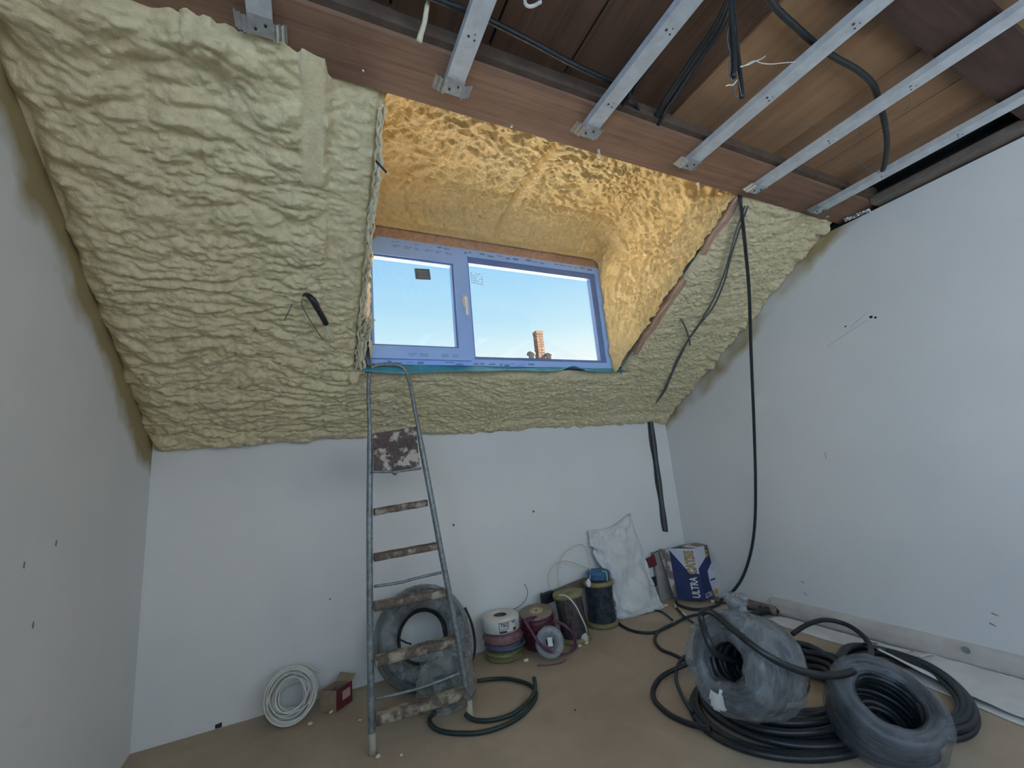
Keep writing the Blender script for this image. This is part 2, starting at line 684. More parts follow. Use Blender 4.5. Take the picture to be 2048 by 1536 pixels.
def put_text(name, txt, o, ux, uy, un, w, h, mat, parent, bold=0.0, lift=0.0006):
    """text filling w x h about o, along ux / uy, facing un"""
    v, f = text_mesh(txt, 1.0, bold, 0.002)
    lo, hi = v.min(0), v.max(0)
    v = v - (lo + hi) / 2
    v[:, 0] *= w / (hi[0] - lo[0])
    v[:, 1] *= h / (hi[1] - lo[1])
    v[:, 2] = np.where(v[:, 2] > 0, 0.0004, 0.0)
    P = np.asarray(o) + v[:, :1] * ux + v[:, 1:2] * uy + (v[:, 2:] + lift) * un
    return MB().add(P, f).build(name, mat, parent, fix=False)


RNG = np.random.default_rng(7)
random.seed(5)

# ================================================================ the setting
ZT = 2.30            # top of the plastered right wall / underside of the steel channels
ZD = 2.38            # underside of the roof deck
YB = -1.05            # wall behind the camera
floor = MB().box((XL - 0.1, YB - 0.1, -0.08), (XR + 0.12, YW + 0.1, 0.0)).build('floor', M_FLOOR, None, **S('dusty brown screed floor of the bare attic room', 'floor'))
LW = (-0.98, -0.12, 1.0, 2.15)           # added side window behind the photographer: y0, y1, z0, z1
wall_left = (MB().box((XL - 0.1, LW[1], -0.02), (XL, YW + 0.1, 2.95)).box((XL - 0.1, YB - 0.1, -0.02), (XL, LW[0], 2.95))
             .box((XL - 0.1, LW[0], -0.02), (XL, LW[1], LW[2])).box((XL - 0.1, LW[0], LW[3]), (XL, LW[1], 2.95))).build('wall_left', M_WALLL, None, **S('white plastered side wall with brown foam overspray along the slope', 'wall'))
wall_front = MB().box((XL, YW, -0.02), (XR, YW + 0.1, 1.45)).build('wall_front', M_WALLF, None, **S('low white knee wall under the sprayed foam slope', 'wall'))
wall_right = MB().box((XR, YB - 0.1, -0.02), (XR + 0.1, YW + 0.1, ZT)).build('wall_right', M_WALLR, None, **S('tall white plastered wall behind the conduit coils', 'wall'))
MB().box((XR + 0.035, YB, ZT - 0.01), (XR + 0.1, YW + 0.1, 2.95)).build('wall_right_head', M_VOID, None, **S('black strip above the plastered right wall', 'wall'))

# wall behind the photographer: three unseen tall windows added to light the room
OP = [(-0.62, 0.42), (0.52, 1.56), (1.66, 2.70)]
OZ = (0.95, 2.24)
wb_ = MB()
xs = [XL] + [q for o in OP for q in o] + [XR]
for i in range(0, len(xs), 2):
    wb_.box((xs[i], YB - 0.1, 0), (xs[i + 1], YB, 2.95))
for a, b in OP:
    wb_.box((a, YB - 0.1, 0), (b, YB, OZ[0]))
    wb_.box((a, YB - 0.1, OZ[1]), (b, YB, 2.95))
wb_.build('wall_back', M_WALLF, None, **S('white wall behind the photographer pierced by added tall windows', 'wall'))
for i, (a, b) in enumerate(OP):
    w = thing('window_%d' % (i + 2), 'tall white framed window added behind the photographer for light, the %s of three' % ('leftmost', 'middle', 'rightmost')[i], 'window', ((a + b) / 2, YB - 0.05, OZ[0]), None, 'structure')
    f = MB()
    f.box((a, YB - 0.08, OZ[0]), (a + 0.05, YB - 0.02, OZ[1])).box((b - 0.05, YB - 0.08, OZ[0]), (b, YB - 0.02, OZ[1]))
    f.box((a + 0.05, YB - 0.08, OZ[0]), (b - 0.05, YB - 0.02, OZ[0] + 0.05)).box((a + 0.05, YB - 0.08, OZ[1] - 0.05), (b - 0.05, YB - 0.02, OZ[1]))
    f.build('frame', M_WHITE, w)
    MB().box((a + 0.05, YB - 0.055, OZ[0] + 0.05), (b - 0.05, YB - 0.05, OZ[1] - 0.05)).build('pane', M_GLASS, w)
    daylight('window_daylight', ((a + b) / 2, YB - 0.12, (OZ[0] + OZ[1]) / 2), (b - a, OZ[1] - OZ[0]), (math.radians(90), 0, 0), BACK_W)  # added fill lamp outside the made-up rear window

w = thing('window_5', 'white framed window added in the left wall behind the photographer for light', 'window', (XL - 0.05, (LW[0] + LW[1]) / 2, LW[2]), None, 'structure')  # unseen window added to brighten the right wall
f = MB()
f.box((XL - 0.08, LW[0], LW[2]), (XL - 0.02, LW[0] + 0.05, LW[3])).box((XL - 0.08, LW[1] - 0.05, LW[2]), (XL - 0.02, LW[1], LW[3]))
f.box((XL - 0.08, LW[0] + 0.05, LW[2]), (XL - 0.02, LW[1] - 0.05, LW[2] + 0.05)).box((XL - 0.08, LW[0] + 0.05, LW[3] - 0.05), (XL - 0.02, LW[1] - 0.05, LW[3]))
f.build('frame', M_WHITE, w)
MB().box((XL - 0.055, LW[0] + 0.05, LW[2] + 0.05), (XL - 0.05, LW[1] - 0.05, LW[3] - 0.05)).build('pane', M_GLASS, w)
o = daylight('window_daylight', (XL - 0.12, (LW[0] + LW[1]) / 2, (LW[2] + LW[3]) / 2), (LW[3] - LW[2], LW[1] - LW[0]), (0, math.radians(-90), 0), SIDE_W)  # added fill lamp outside the made-up side window
o.data.color = (0.22, 0.58, 1.0)

# roof shell outside the foam, so no daylight leaks in
shell = MB()
nrm = np.array([0, K, 1.0]) / math.hypot(1, K)


def slope_slab(mb, xa, xb, ya, yb, t0=0.03, t1=0.09):
    c = [np.array([x, y, zs(y)]) for x, y in ((xa, ya), (xb, ya), (xb, yb), (xa, yb))]
    mb.add([q + nrm * t0 for q in c] + [q + nrm * t1 for q in c],
           [(0, 1, 2, 3), (7, 6, 5, 4), (0, 4, 5, 1), (1, 5, 6, 2), (2, 6, 7, 3), (3, 7, 4, 0)])


DX0, DX1, DY = 0.205, 1.955, 2.26            # dormer cheeks and window plane
slope_slab(shell, XL - 0.1, DX0 - 0.06, 1.1, YW + 0.15)
slope_slab(shell, DX1 + 0.07, XR + 0.1, 1.1, YW + 0.15)
slope_slab(shell, DX0 - 0.06, DX1 + 0.07, DY + 0.03, YW + 0.15)
for xq in (DX0 - 0.12, DX1 + 0.06):
    shell.poly([(xq, yq, zs(yq) + 0.035) if k else (xq, yq, 2.9) for yq, k in ((1.1, 1), (DY + 0.1, 1), (DY + 0.1, 0), (1.1, 0))], (1, 0, 0), 0.06)
shell.box((DX0 - 0.12, 1.0, 2.80), (DX1 + 0.12, DY + 0.45, 2.90))
shell.box((DX0 - 0.06, DY + 0.01, 2.445), (DX1 + 0.06, DY + 0.07, 2.85))
shell.box((DX0 - 0.06, DY + 0.0, 1.72), (0.285, DY + 0.07, 2.5)).box((1.875, DY + 0.0, 1.72), (DX1 + 0.06, DY + 0.07, 2.5))
M_PALER = simple('pale_bounce_roof', (0.82, 0.79, 0.72), 0.8, 0, 0.06, 2)  # pale so the outside roofs bounce sunlight into the dormer
shell.build('roof_shell', M_PALER, None, **S('outer roof skin over the slope and dormer', 'roof'))

# deck of boards overhead; each board is a part
ceiling = MB().box((XL - 0.1, YB - 0.1, ZD + 0.03), (XR + 0.1, 1.2, ZD + 0.12)).build('ceiling', M_VOID, None, **S('roof deck of brown boards over the steel channels', 'ceiling'))
edges = [-0.728, -0.42, -0.115, 0.20, 0.50, 0.775, 1.03, 1.265, 1.90, 2.215, 2.56]
for i in range(len(edges) - 1):
    a, b = edges[i], edges[i + 1]
    z = ZD + (0.012 if b < 1.27 else 0.0) + RNG.uniform(-0.003, 0.003)
    g = 0.004 if b < 1.27 else 0.003
    MB().box((a + g, YB, z), (b - g, 0.995, z + 0.025)).build('board', M_DECKD if b < 1.27 else M_DECKL, ceiling)
MB().box((2.60, YB, ZD + 0.015), (2.715, 0.99, ZD + 0.03)).build('membrane_strip', M_VOID, ceiling)

# beams across the room
BZ = 2.328
BY0, BY1 = 0.985, 1.178
beam = MB().box((XL, BY0, BZ), (XR + 0.03, BY1, 2.86)).build('beam', M_BEAM, None, **S('broad red-brown timber beam along the top of the slope', 'beam'))
MB().box((XL, BY0 - 0.022, BZ + 0.016), (XR, BY0, ZD + 0.03)).build('edge_batten', simple('dark_edge_batten', (0.12, 0.085, 0.065), 0.7, 0, 0.3, 20), beam)
MB().box((1.30, 0.27, BZ + 0.012), (XR, 0.425, ZD + 0.02)).build('beam', wood_mat('dark_cross_beam', (0.05, 0.03, 0.025), (0.075, 0.045, 0.035), (0.10, 0.06, 0.045), (3, 40, 40)), None, **S('dark timber beam crossing overhead at the upper right corner', 'beam'))
MB().box((2.725, YB, ZT + 0.012), (XR + 0.03, 0.98, ZT + 0.05)).build('trim_1', simple('grey_brown_batten', (0.17, 0.145, 0.125), 0.7, 0, 0.3, 20), None, **S('grey-brown batten running along the top of the right wall', 'batten'))

# skirting
sk = MB()
prof = [(0.0, 0.0), (0.034, 0.0), (0.038, 0.03), (0.036, 0.07), (0.024, 0.098), (0.0, 0.103)]
ys = np.linspace(YB, 2.05, 120)
P = np.array([[(XR - a + 0.003 * noise(np.array([y * 3, h * 9, 1.0]))[()], y, h + (0.004 * noise(np.array([y * 2, 5.0, 2.0]))[()] if h > 0.05 else 0)) for a, h in prof] for y in ys])
sk.grid(P)
baseboard_right = sk.build('baseboard_right', M_SKIRT, None, True, **S('rounded dusty white skirting along the right wall', 'skirting'))


# ---------------------------------------------------------------- sprayed foam
def normals(P):
    du = np.gradient(P, axis=0)
    dv = np.gradient(P, axis=1)
    n = np.cross(du, dv)
    return n / (np.linalg.norm(n, axis=-1, keepdims=True) + 1e-12)


def quick_mesh(name, P, mask, mat, parent=None, **tags):
    """large grid, written with foreach_set"""
    a, b = P.shape[:2]
    idx = np.arange(a * b).reshape(a, b)
    q = np.stack([idx[:-1, :-1], idx[1:, :-1], idx[1:, 1:], idx[:-1, 1:]], -1).reshape(-1, 4)
    if mask is not None:
        q = q[mask[:-1, :-1].reshape(-1)]
    used = np.unique(q)
    remap = np.zeros(a * b, int)
    remap[used] = np.arange(len(used))
    q = remap[q]
    V = P.reshape(-1, 3)[used]
    lo, hi = V.min(0), V.max(0)
    base = np.array([(lo[0] + hi[0]) / 2, (lo[1] + hi[1]) / 2, lo[2]]) if parent is None else BASE[parent.name]
    me = bpy.data.meshes.new(name)
    me.vertices.add(len(V))
    me.vertices.foreach_set('co', (V - base).ravel())
    me.loops.add(len(q) * 4)
    me.loops.foreach_set('vertex_index', q.ravel())
    me.polygons.add(len(q))
    me.polygons.foreach_set('loop_start', np.arange(len(q)) * 4)
    me.polygons.foreach_set('loop_total', np.full(len(q), 4))
    me.update()
    me.validate()
    me.polygons.foreach_set('use_smooth', [True] * len(q))
    me.materials.append(mat)
    o = bpy.data.objects.new(name, me)
    COL.objects.link(o)
    if parent is None:
        o.location = base
    else:
        o.parent = parent
    BASE[o.name] = base
    for k, v in tags.items():
        o[k] = v
    return o


def billow(Q, seed):
    return np.abs(noise(Q, seed))


RES = 0.006
# profile down the slope, then rolling in to the knee wall
yA, yB_ = 1.09, 2.66
sl_n = int((yB_ - yA) * math.hypot(1, K) / RES)
yy = np.linspace(yA, yB_, sl_n)
prof = [(y, zs(y) + 0.006) for y in yy]
tail = curve([(yB_, zs(yB_) + 0.006, 0), (2.70, 1.409, 0), (2.735, 1.382, 0), (2.765, 1.366, 0), (2.80, 1.363, 0)], RES)
prof += [(q[0], q[1]) for q in tail[1:]]
prof = np.array(prof)
nx = int((XR - XL + 0.02) / RES)
xs = np.linspace(XL - 0.01, XR + 0.01, nx)
S_ = np.concatenate([[0], np.cumsum(np.hypot(*np.diff(prof, axis=0).T))])
LS = S_[-1]
X2, S2 = np.meshgrid(xs, S_, indexing='ij')
P = np.stack([X2, np.broadcast_to(prof[:, 0], X2.shape), np.broadcast_to(prof[:, 1], X2.shape)], -1)
N = normals(P)
if N[nx // 2, 10, 1] > 0:
    N = -N
q = np.stack([X2, S2, np.zeros_like(X2)], -1)
w1 = noise(q * [2.2, 2.2, 1] + [3, 1, 0.5], 11) * 0.10
w2 = noise(q * [2.2, 2.2, 1] + [9, 4, 0.5], 12) * 0.10
qw = np.stack([X2 + w1, S2 + w2 + 0.05 * X2, np.zeros_like(X2)], -1)
left = 1 - smooth(0.05, 0.5, X2)                    # lumpier to the left of the dormer
big = billow(qw * [4.2, 9.5, 1] + [0, 0, 0.3], 21)
mid = billow(qw * [9, 22, 1] + [0, 0, 0.7], 22)
sml = billow(qw * [24, 44, 1] + [0, 0, 0.1], 23)
fin = billow(qw * [70, 80, 1] + [0, 0, 0.9], 24)
low = noise(q * [1.3, 1.7, 1] + [0, 0, 0.4], 25)
coarse = smooth(0.9, 0.2, S2) * left                # puffy towards the beam
h = 0.018 + 0.020 * low + (0.018 + 0.018 * left + 0.016 * coarse) * big + (0.014 + 0.020 * left) * mid + 0.020 * sml + 0.010 * fin
top_in = smooth(0.0, 0.07, S2 + 0.03 * low)
# studs showing through as creases
for xs_, amp, wd in ((-0.31, 0.012, 0.010), (-0.22, 0.009, 0.008), (0.055, 0.010, 0.008)):
    h -= amp * np.exp(-((X2 + 0.25 * w1 - xs_) / wd) ** 2) * (0.4 + 0.6 * smooth(-0.1, 0.15, noise(q * [3, 5, 1] + [7, 7, 7], 31)))
for s_, amp in ((0.38, 0.010), (1.05, 0.010), (1.36, 0.012), (1.62, 0.012)):
    h -= amp * np.exp(-((S2 + 0.5 * w2 - s_) / 0.010) ** 2) * smooth(-0.05, 0.15, noise(q * [2.5, 3, 1] + [5, 2, 7], 32)) * left
# smooth foam-skinned stud face and the thinner strip beside the dormer
stud = smooth(-0.035, -0.022, X2) * (1 - smooth(0.038, 0.05, X2)) * (1 - smooth(0.43, 0.50, S2))
h = h * (1 - stud) + stud * (0.052 + 0.004 * low)
strip = smooth(0.05, 0.065, X2) * (1 - smooth(0.20, 0.22, X2)) * (1 - smooth(0.9, 1.2, S2))
h = h * (1 - strip) + strip * (0.004 + 0.012 * mid + 0.012 * sml + 0.006 * fin)
# thick roll against the beam
h += 0.050 * np.exp(-((S2 - 0.11 + 0.05 * low) / 0.06) ** 2) * smooth(0.03, -0.12, X2)
h = np.where(X2 < 0.03, h, h * top_in + (top_in - 1) * 0.03)
# a lumpy roll where the spray meets the right wall
h += 0.055 * billow(qw * [11, 15, 1] + [4, 4, 0.6], 33) * np.exp(-((XR - 0.055 - X2) / 0.05) ** 2)
# thin out towards the edges
rag = 0.045 * noise(q * [13, 13, 1] + [2, 8, 0.2], 41)
eL = np.clip((X2 - XL + rag) / 0.07, 0, 1)
eR = np.clip((XR - X2 + rag) / 0.08, 0, 1)
inY = (P[..., 1] < DY)
dl = np.where(inY, DX0 + 0.018 - X2, 9)
dr = np.where(inY, X2 - DX1, 9)
dlr = np.maximum(dl, dr)
dbot = np.where((X2 > DX0) & (X2 < DX1), P[..., 1] - DY, 9)
eD = np.clip(np.minimum(np.where(inY, dlr, 9), dbot) / 0.05, 0, 1)
eB = np.clip((LS - S2 + 0.9 * rag - 0.035) / 0.07, 0, 1)
edge = np.sqrt(np.minimum(np.minimum(eL, eR), np.minimum(eD, eB)))
h = np.where(edge < 1, h * edge - 0.010 * (1 - edge), h)
P = P + N * h[..., None]
mask = ~(inY & (X2 > DX0 + 0.018) & (X2 < DX1 - 0.004))
sloped_foam = quick_mesh('sloped_spray_foam', P, mask, M_FOAM, None, label='lumpy cream spray foam coating the sloping roof around the dormer', category='insulation', kind='structure')

# dormer: left cheek, soffit and right cheek as one sprayed skin, swept back to the window
ny = int(1.10 / RES)
yv = np.linspace(1.16, DY - 0.004, ny)
nc, nsf = 110, int((DX1 - DX0) / RES)
rows = []
for y in yv:
    k = float(smooth(1.90, DY, y))
    zc = 2.60 + 0.06 * float(smooth(1.2, 1.9, y)) - 0.165 * (1 - math.sqrt(max(0, 1 - min(1, max(0, (y - 1.93) / (DY - 1.93))) ** 2)))
    zb = zs(y) + 0.005 - 0.05 * float(smooth(2.12, 2.2, y))
    x0 = DX0 + 0.05 * float(smooth(2.0, DY, y))
    x1 = DX1 - 0.065 * float(smooth(1.95, DY, y))
    rl, rr_ = min(0.07, (zc - zb) * 0.4), min(0.26 - 0.19 * float(smooth(2.0, 2.2, y)), (zc - zb) * 0.75)
    pl = [(x0, zb + (zc - rl - zb) * t) for t in np.linspace(0, 1, nc)]
    ang = np.linspace(math.pi, math.pi / 2, 24)[1:]
    al = [(x0 + rl + rl * math.cos(a), zc - rl + rl * math.sin(a)) for a in ang]
    st = [(x, zc) for x in np.linspace(x0 + rl, x1 - rr_, nsf - 90)[1:]]
    ang = np.linspace(math.pi / 2, 0, 50)[1:]
    ar = [(x1 - rr_ + rr_ * math.cos(a), zc - rr_ + rr_ * math.sin(a)) for a in ang]
    pr = [(x1, zb + (zc - rr_ - zb) * t) for t in np.linspace(1, 0, nc)[1:]]
    rows.append([(a, y, b) for a, b in pl + al + st + ar + pr])
P = np.array(rows)
N = normals(P)
mid_i = P.shape[1] // 2
if N[20, mid_i, 2] > 0:
    N = -N
wq = np.stack([noise(P * 3 + [1, 2, 3], 51), noise(P * 3 + [4, 2, 9], 52), noise(P * 3 + [6, 7, 1], 53)], -1) * 0.05
Q = P + wq
onc = smooth(1.75, 1.93, P[..., 0])                   # right cheek
bandw = smooth(1.97, 2.06, P[..., 1])                 # header roll above the window
lump = billow(Q * [9, 9, 9], 61)
pop = billow(Q * [22, 22, 22], 62)
fine = billow(Q * [52, 52, 52], 63)
run = billow(np.stack([Q[..., 0] * 5, Q[..., 1] * 24 + Q[..., 2] * 10, Q[..., 2] * 9], -1), 64)
h = 0.004 + 0.026 * lump + (0.031 - 0.019 * bandw) * pop + (0.013 - 0.007 * bandw) * fine + 0.034 * run * onc + 0.012 * noise(P * 4, 65)
# ribbed furrows hanging down the header
fur = billow(np.stack([Q[..., 0] * 22, Q[..., 1] * 3, Q[..., 2] * 3], -1), 66)
h += bandw * 0.016 * fur * (1 - onc)
# ledge where the header roll starts, and the rafter that shows through the soffit
led = np.exp(-((P[..., 1] + 0.25 * wq[..., 0] - 1.93) / 0.02) ** 2) * (1 - onc)
h -= 0.016 * led
h += bandw * 0.022 * (1 - onc)
rx = 1.10 + 0.02 * noise(P * [0, 3, 0] + [0.3, 0, 0.3], 67)
top = smooth(2.40, 2.50, P[..., 2])
rib = smooth(rx - 0.03, rx - 0.022, P[..., 0]) * (1 - smooth(rx + 0.022, rx + 0.03, P[..., 0])) * top * (1 - smooth(2.02, 2.10, P[..., 1]))
h = h * (1 - 0.8 * rib) + rib * (0.024 + 0.012 * pop)
gro = np.exp(-((P[..., 0] - rx + 0.035) / 0.014) ** 2) * top
h -= 0.022 * gro
ends = np.clip((DY - P[..., 1]) / 0.03, 0, 1)
h = h * np.sqrt(ends)
P = P + N * h[..., None]
dormer_foam = quick_mesh('dormer_spray_foam', P, None, M_FOAMD, None, label='popcorn-textured spray foam lining the dormer ceiling and cheeks, golden glow painted in', category='insulation', kind='structure')

# stringy foam fringe down the left cheek edge, sun glint put in as pale colour
fr = MB()
for k in range(15):
    pts = []
    ph = RNG.uniform(0, 9)
    ya, yb = (1.22, 2.24) if k < 5 else tuple(sorted(RNG.uniform(1.25, 2.2, 2)))
    if k > 8:
        ya, yb = 1.95, 2.26
    if yb - ya < 0.2:
        yb = min(2.24, ya + 0.35)
    for y in np.arange(ya, yb, 0.018):
        e = 0.006 + 0.012 * (k % 3)
        pts.append((DX0 + 0.012 + 0.016 * math.sin(y * 17 + ph) * 0.6 + RNG.uniform(-0.007, 0.007), y, zs(y) - e - 0.012 * math.sin(y * 23 + ph * 2) + RNG.uniform(-0.006, 0.006)))
    c = curve(pts, 0.006)
    r = (0.0042 if k < 9 else 0.008) + 0.0022 * noise(c * 60 + k, 71)
    if k > 8:
        c = c + np.array([0.006 * (k - 8), 0.0, 0.0])
    fr.tube(c, np.clip(r, 0.0018, 0.011), 6)
fr.build('foam_fringe', M_CRUMB, dormer_foam, True, kind='stuff', label='stringy foam fringe with its glint painted pale')
cl = MB()
for cx, cy, r, sc in (((0.205), 2.275, 0.030, 1.6), (0.222, 2.262, 0.018, 1.0)):
    c = np.array([cx, cy, zs(cy) - 0.03])
    a = np.linspace(0, math.pi, 16)
    b = np.linspace(0, 2 * math.pi, 20, endpoint=False)
    G = np.array([[c + np.array([math.sin(i) * math.cos(j) * r, math.sin(i) * math.sin(j) * r * 0.8, math.cos(i) * r * sc]) for j in b] for i in a])
    G += normals(G) * (0.25 * r * noise(G * 45, 72))[..., None]
    cl.grid(G, closed_v=True)
cl.build('foam_blob', M_FOAM, sloped_foam, True, label='rounded foam blob at the window corner')

# bare rafter edges left showing in the foam beside the dormer
for ya, yb, off in ((1.185, 1.46, 0.0), (1.60, 2.10, 0.004)):
    r = MB()
    yq = np.linspace(ya, yb, 14)
    G = []
    for y in yq:
        wdt = 0.030 + 0.006 * math.sin(y * 31)
        x0 = DX1 - 0.008 + 0.004 * math.sin(y * 40)
        z = zs(y) - 0.016 - off
        G.append([(x0, y, z + 0.06), (x0, y, z), (x0 + wdt, y + 0.002, z - 0.004), (x0 + wdt, y, z + 0.05)])
    r.grid(np.array(G))
    r.build('rafter_edge', M_PINK, sloped_foam, label='bare pinkish rafter edge')

# ---------------------------------------------------------------- the dormer window
WX0, WX1, WZ0, WZ1, WY = 0.268, 1.885, 1.703, 2.452, DY - 0.012
win = thing('window_1', 'film-covered two-light dormer window with blue glare painted on its frame, looking out on the sky', 'window', ((WX0 + WX1) / 2, WY, WZ0), None, 'structure')


def pz(px, py):
    return aty(px, py, WY)


def frame(x0, x1, z0, z1, wl, wr, wb2, wt, ya, yb):
    m = MB()
    m.box((x0, ya, z0), (x0 + wl, yb, z1)).box((x1 - wr, ya, z0), (x1, yb, z1))
    m.box((x0 + wl, ya, z0), (x1 - wr, yb, z0 + wb2)).box((x0 + wl, ya, z1 - wt), (x1 - wr, yb, z1))
    return m


XM = float(pz(931, 600)[0])                     # mullion centre
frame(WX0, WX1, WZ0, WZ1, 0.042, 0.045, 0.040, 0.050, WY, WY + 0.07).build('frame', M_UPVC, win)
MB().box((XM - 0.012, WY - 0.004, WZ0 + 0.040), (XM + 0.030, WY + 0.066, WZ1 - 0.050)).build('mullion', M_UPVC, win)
# glazing sight lines measured from the photo
gl0, gl1 = pz(741.5, 600)[0], pz(907, 610)[0]
gz0, gz1 = pz(826, 691.5)[2], pz(822, 522)[2]
gr0, gr1 = pz(945, 615)[0], pz(1193, 640)[0]
hz0, hz1 = pz(1075, 716)[2], pz(1058, 540)[2]
# opening sash on the left
sx0, sx1, sz0, sz1 = WX0 + 0.020, XM + 0.004, WZ0 + 0.026, WZ1 - 0.034
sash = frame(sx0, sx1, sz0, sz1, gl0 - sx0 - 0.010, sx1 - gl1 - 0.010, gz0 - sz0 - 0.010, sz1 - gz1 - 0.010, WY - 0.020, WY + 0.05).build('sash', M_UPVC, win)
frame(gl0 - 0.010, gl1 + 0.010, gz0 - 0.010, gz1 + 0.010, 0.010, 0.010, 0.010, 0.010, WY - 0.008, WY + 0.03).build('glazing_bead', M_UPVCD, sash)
MB().box((gl0 - 0.004, WY + 0.022, gz0 - 0.004), (gl1 + 0.004, WY + 0.028, gz1 + 0.004)).build('pane', M_GLASS, sash)
# fixed light on the right
fx0, fx1, fz0, fz1 = XM + 0.030, WX1 - 0.045, WZ0 + 0.040, WZ1 - 0.050
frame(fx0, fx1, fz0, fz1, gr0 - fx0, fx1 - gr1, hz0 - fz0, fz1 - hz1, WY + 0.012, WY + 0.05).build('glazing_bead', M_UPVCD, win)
MB().box((gr0 - 0.006, WY + 0.040, hz0 - 0.006), (gr1 + 0.006, WY + 0.046, hz1 + 0.006)).build('pane', M_GLASS, win)
# handle
hp = pz(926, 605)
hd = MB()
hd.box((hp[0] - 0.013, WY - 0.029, hp[2] - 0.035), (hp[0] + 0.013, WY - 0.020, hp[2] + 0.035))
hd.tube(curve([(hp[0], WY - 0.028, hp[2] + 0.008), (hp[0], WY - 0.055, hp[2] + 0.008), (hp[0], WY - 0.062, hp[2] - 0.012), (hp[0] + 0.002, WY - 0.058, hp[2] - 0.10)], 0.006), 0.0085, 10)
hd.build('handle', M_WHITE, win, True, label='white lever handle')
# printed protective film: rows of small marks on the frame
pm = MB()
for px0, n, zz, yq in ((0.34, 30, WZ1 - 0.022, WY - 0.0008), (0.33, 18, WZ0 + 0.012, WY - 0.0008)):
    x = px0
    for i in range(n):
        wdt = RNG.uniform(0.012, 0.05)
        if RNG.random() < 0.75:
            hh = RNG.uniform(0.0015, 0.006)
            dz = RNG.uniform(-0.006, 0.006)
            pm.box((x, yq, zz - hh + dz), (x + wdt, yq + 0.0005, zz + hh + dz))
        x += wdt + RNG.uniform(0.008, 0.03)
for i, x in enumerate(np.arange(sx0 + 0.07, sx1 - 0.07, 0.062)):
    for zz in (sz0 + 0.026, sz1 - 0.024):
        if RNG.random() < 0.7:
            for r in range(2):
                pm.box((x, WY - 0.0208, zz - 0.008 + r * 0.010), (x + RNG.uniform(0.02, 0.05), WY - 0.0203, zz - 0.005 + r * 0.010))
pm.build('film_print', M_PRINT, win, kind='stuff')
# sticker and faint stamp on the glass
c = pz(847, 545)
st = MB()
a = math.radians(4)
ux, uz = np.array([math.cos(a), 0, math.sin(a)]), np.array([-math.sin(a), 0, math.cos(a)])
cc = np.array([c[0], WY + 0.0215, c[2]])
st.poly([cc + ux * i * 0.045 + uz * j * 0.034 for i, j in ((-1, -1), (1, -1), (1, 1), (-1, 1))], (0, -1, 0), 0.0006)
sk_ = st.build('sticker', simple('grey_sticker', (0.12, 0.14, 0.15), 0.6), sash, label='small grey paper sticker on the glass')
ln = MB()
for k in range(4):
    ln.obox(cc + np.array([0, -0.0009, 0]) + uz * (0.018 - 0.012 * k) + ux * (0.004 * (k % 2)), ux * (0.030 - 0.005 * (k % 3)), (0, 0.0002, 0), uz * 0.0022)
ln.build('sticker_lines', simple('sticker_grey_lines', (0.27, 0.31, 0.33), 0.6), sk_)
c = pz(958, 554)
fm = MB()
for r in range(5):
    for k in range(6):
        if RNG.random() < 0.8:
            x = c[0] - 0.040 + k * 0.014
            z = c[2] + 0.034 - r * 0.016 - 0.1 * (x - c[0])
            fm.box((x, WY + 0.0390, z), (x + 0.011, WY + 0.0394, z + 0.009))
fm.build('glass_stamp', M_FAINT, win, label='faint printed stamp on the large pane')

# teal membrane flap drooping from under the window
mb = MB()
xs_ = np.linspace(0.245, 1.975, 90)
G = []
for x in xs_:
    drop = 0.050 + 0.012 * math.sin(x * 3.1 + 0.5) - 0.030 * math.exp(-((x - 1.52) / 0.07) ** 2) - 0.02 * float(smooth(1.55, 1.95, x))
    row = []
    for t in np.linspace(0, 1, 9):
        y = WY + 0.01 - 0.042 * t - 0.012 * t * t * (1 + math.sin(x * 9))
        z = WZ0 + 0.004 - drop * t ** 1.3 + 0.004 * math.sin(x * 14 + 5 * t)
        row.append((x, y, z))
    G.append(row)
mb.grid(np.array(G))
fl = mb.build('sill_membrane', M_MEMB, None, True, **T('teal membrane flap drooping under the dormer window', 'membrane'))
md = fl.modifiers.new('thickness', 'SOLIDIFY')
md.thickness = 0.002
portal('dormer_portal', ((WX0 + WX1) / 2, WY + 0.09, (WZ0 + WZ1) / 2), (WX1 - WX0, WZ1 - WZ0), (math.radians(-90), 0, 0))

MB().box((WX0 - 0.05, DY - 0.006, WZ1 - 0.004), (WX1 + 0.05, DY + 0.03, WZ1 + 0.075)).build('lintel', M_PINK, win, label='bare pinkish timber lintel')
MB().box((-5.0, 2.90, 0.2), (8.0, 9.5, 1.40)).build('added_bounce_roof', M_PALER, None, **S('pale flat roof added outside below the dormer window to bounce sunlight', 'roof'))  # unseen roof added as a reflector for the dormer ceiling

# ---------------------------------------------------------------- outside: chimney on a neighbouring ridge
cyy = 13.0
b0, b1 = aty(1074, 712, cyy), aty(1087, 712, cyy)
tp = aty(1080, 664, cyy)
ch = thing('chimney', 'slim brick chimney stack standing against the sky outside', 'chimney', (float((b0[0] + b1[0]) / 2), cyy, float(b0[2]) - 1.2))
wd = float(b1[0] - b0[0])
cx = float((b0[0] + b1[0]) / 2)
zb, zt = float(b0[2]) - 1.2, float(tp[2])
ncs = 20
hh = (zt - 0.12 - zb) / ncs
for i in range(ncs):
    s_ = 0.004 * (i % 2)
    for (xa, xb, ya, yb) in (((-0.5, 0.08, -0.5, 0.5) if i % 2 else (-0.5, -0.05, -0.5, 0.5)), ((0.10, 0.5, -0.5, 0.5) if i % 2 else (-0.03, 0.5, -0.5, 0.5))):
        MB().box((cx + xa * wd + s_, cyy + ya * wd, zb + i * hh), (cx + xb * wd - s_, cyy + yb * wd, zb + (i + 1) * hh - 0.012)).build('brick', M_BRICKC, ch)
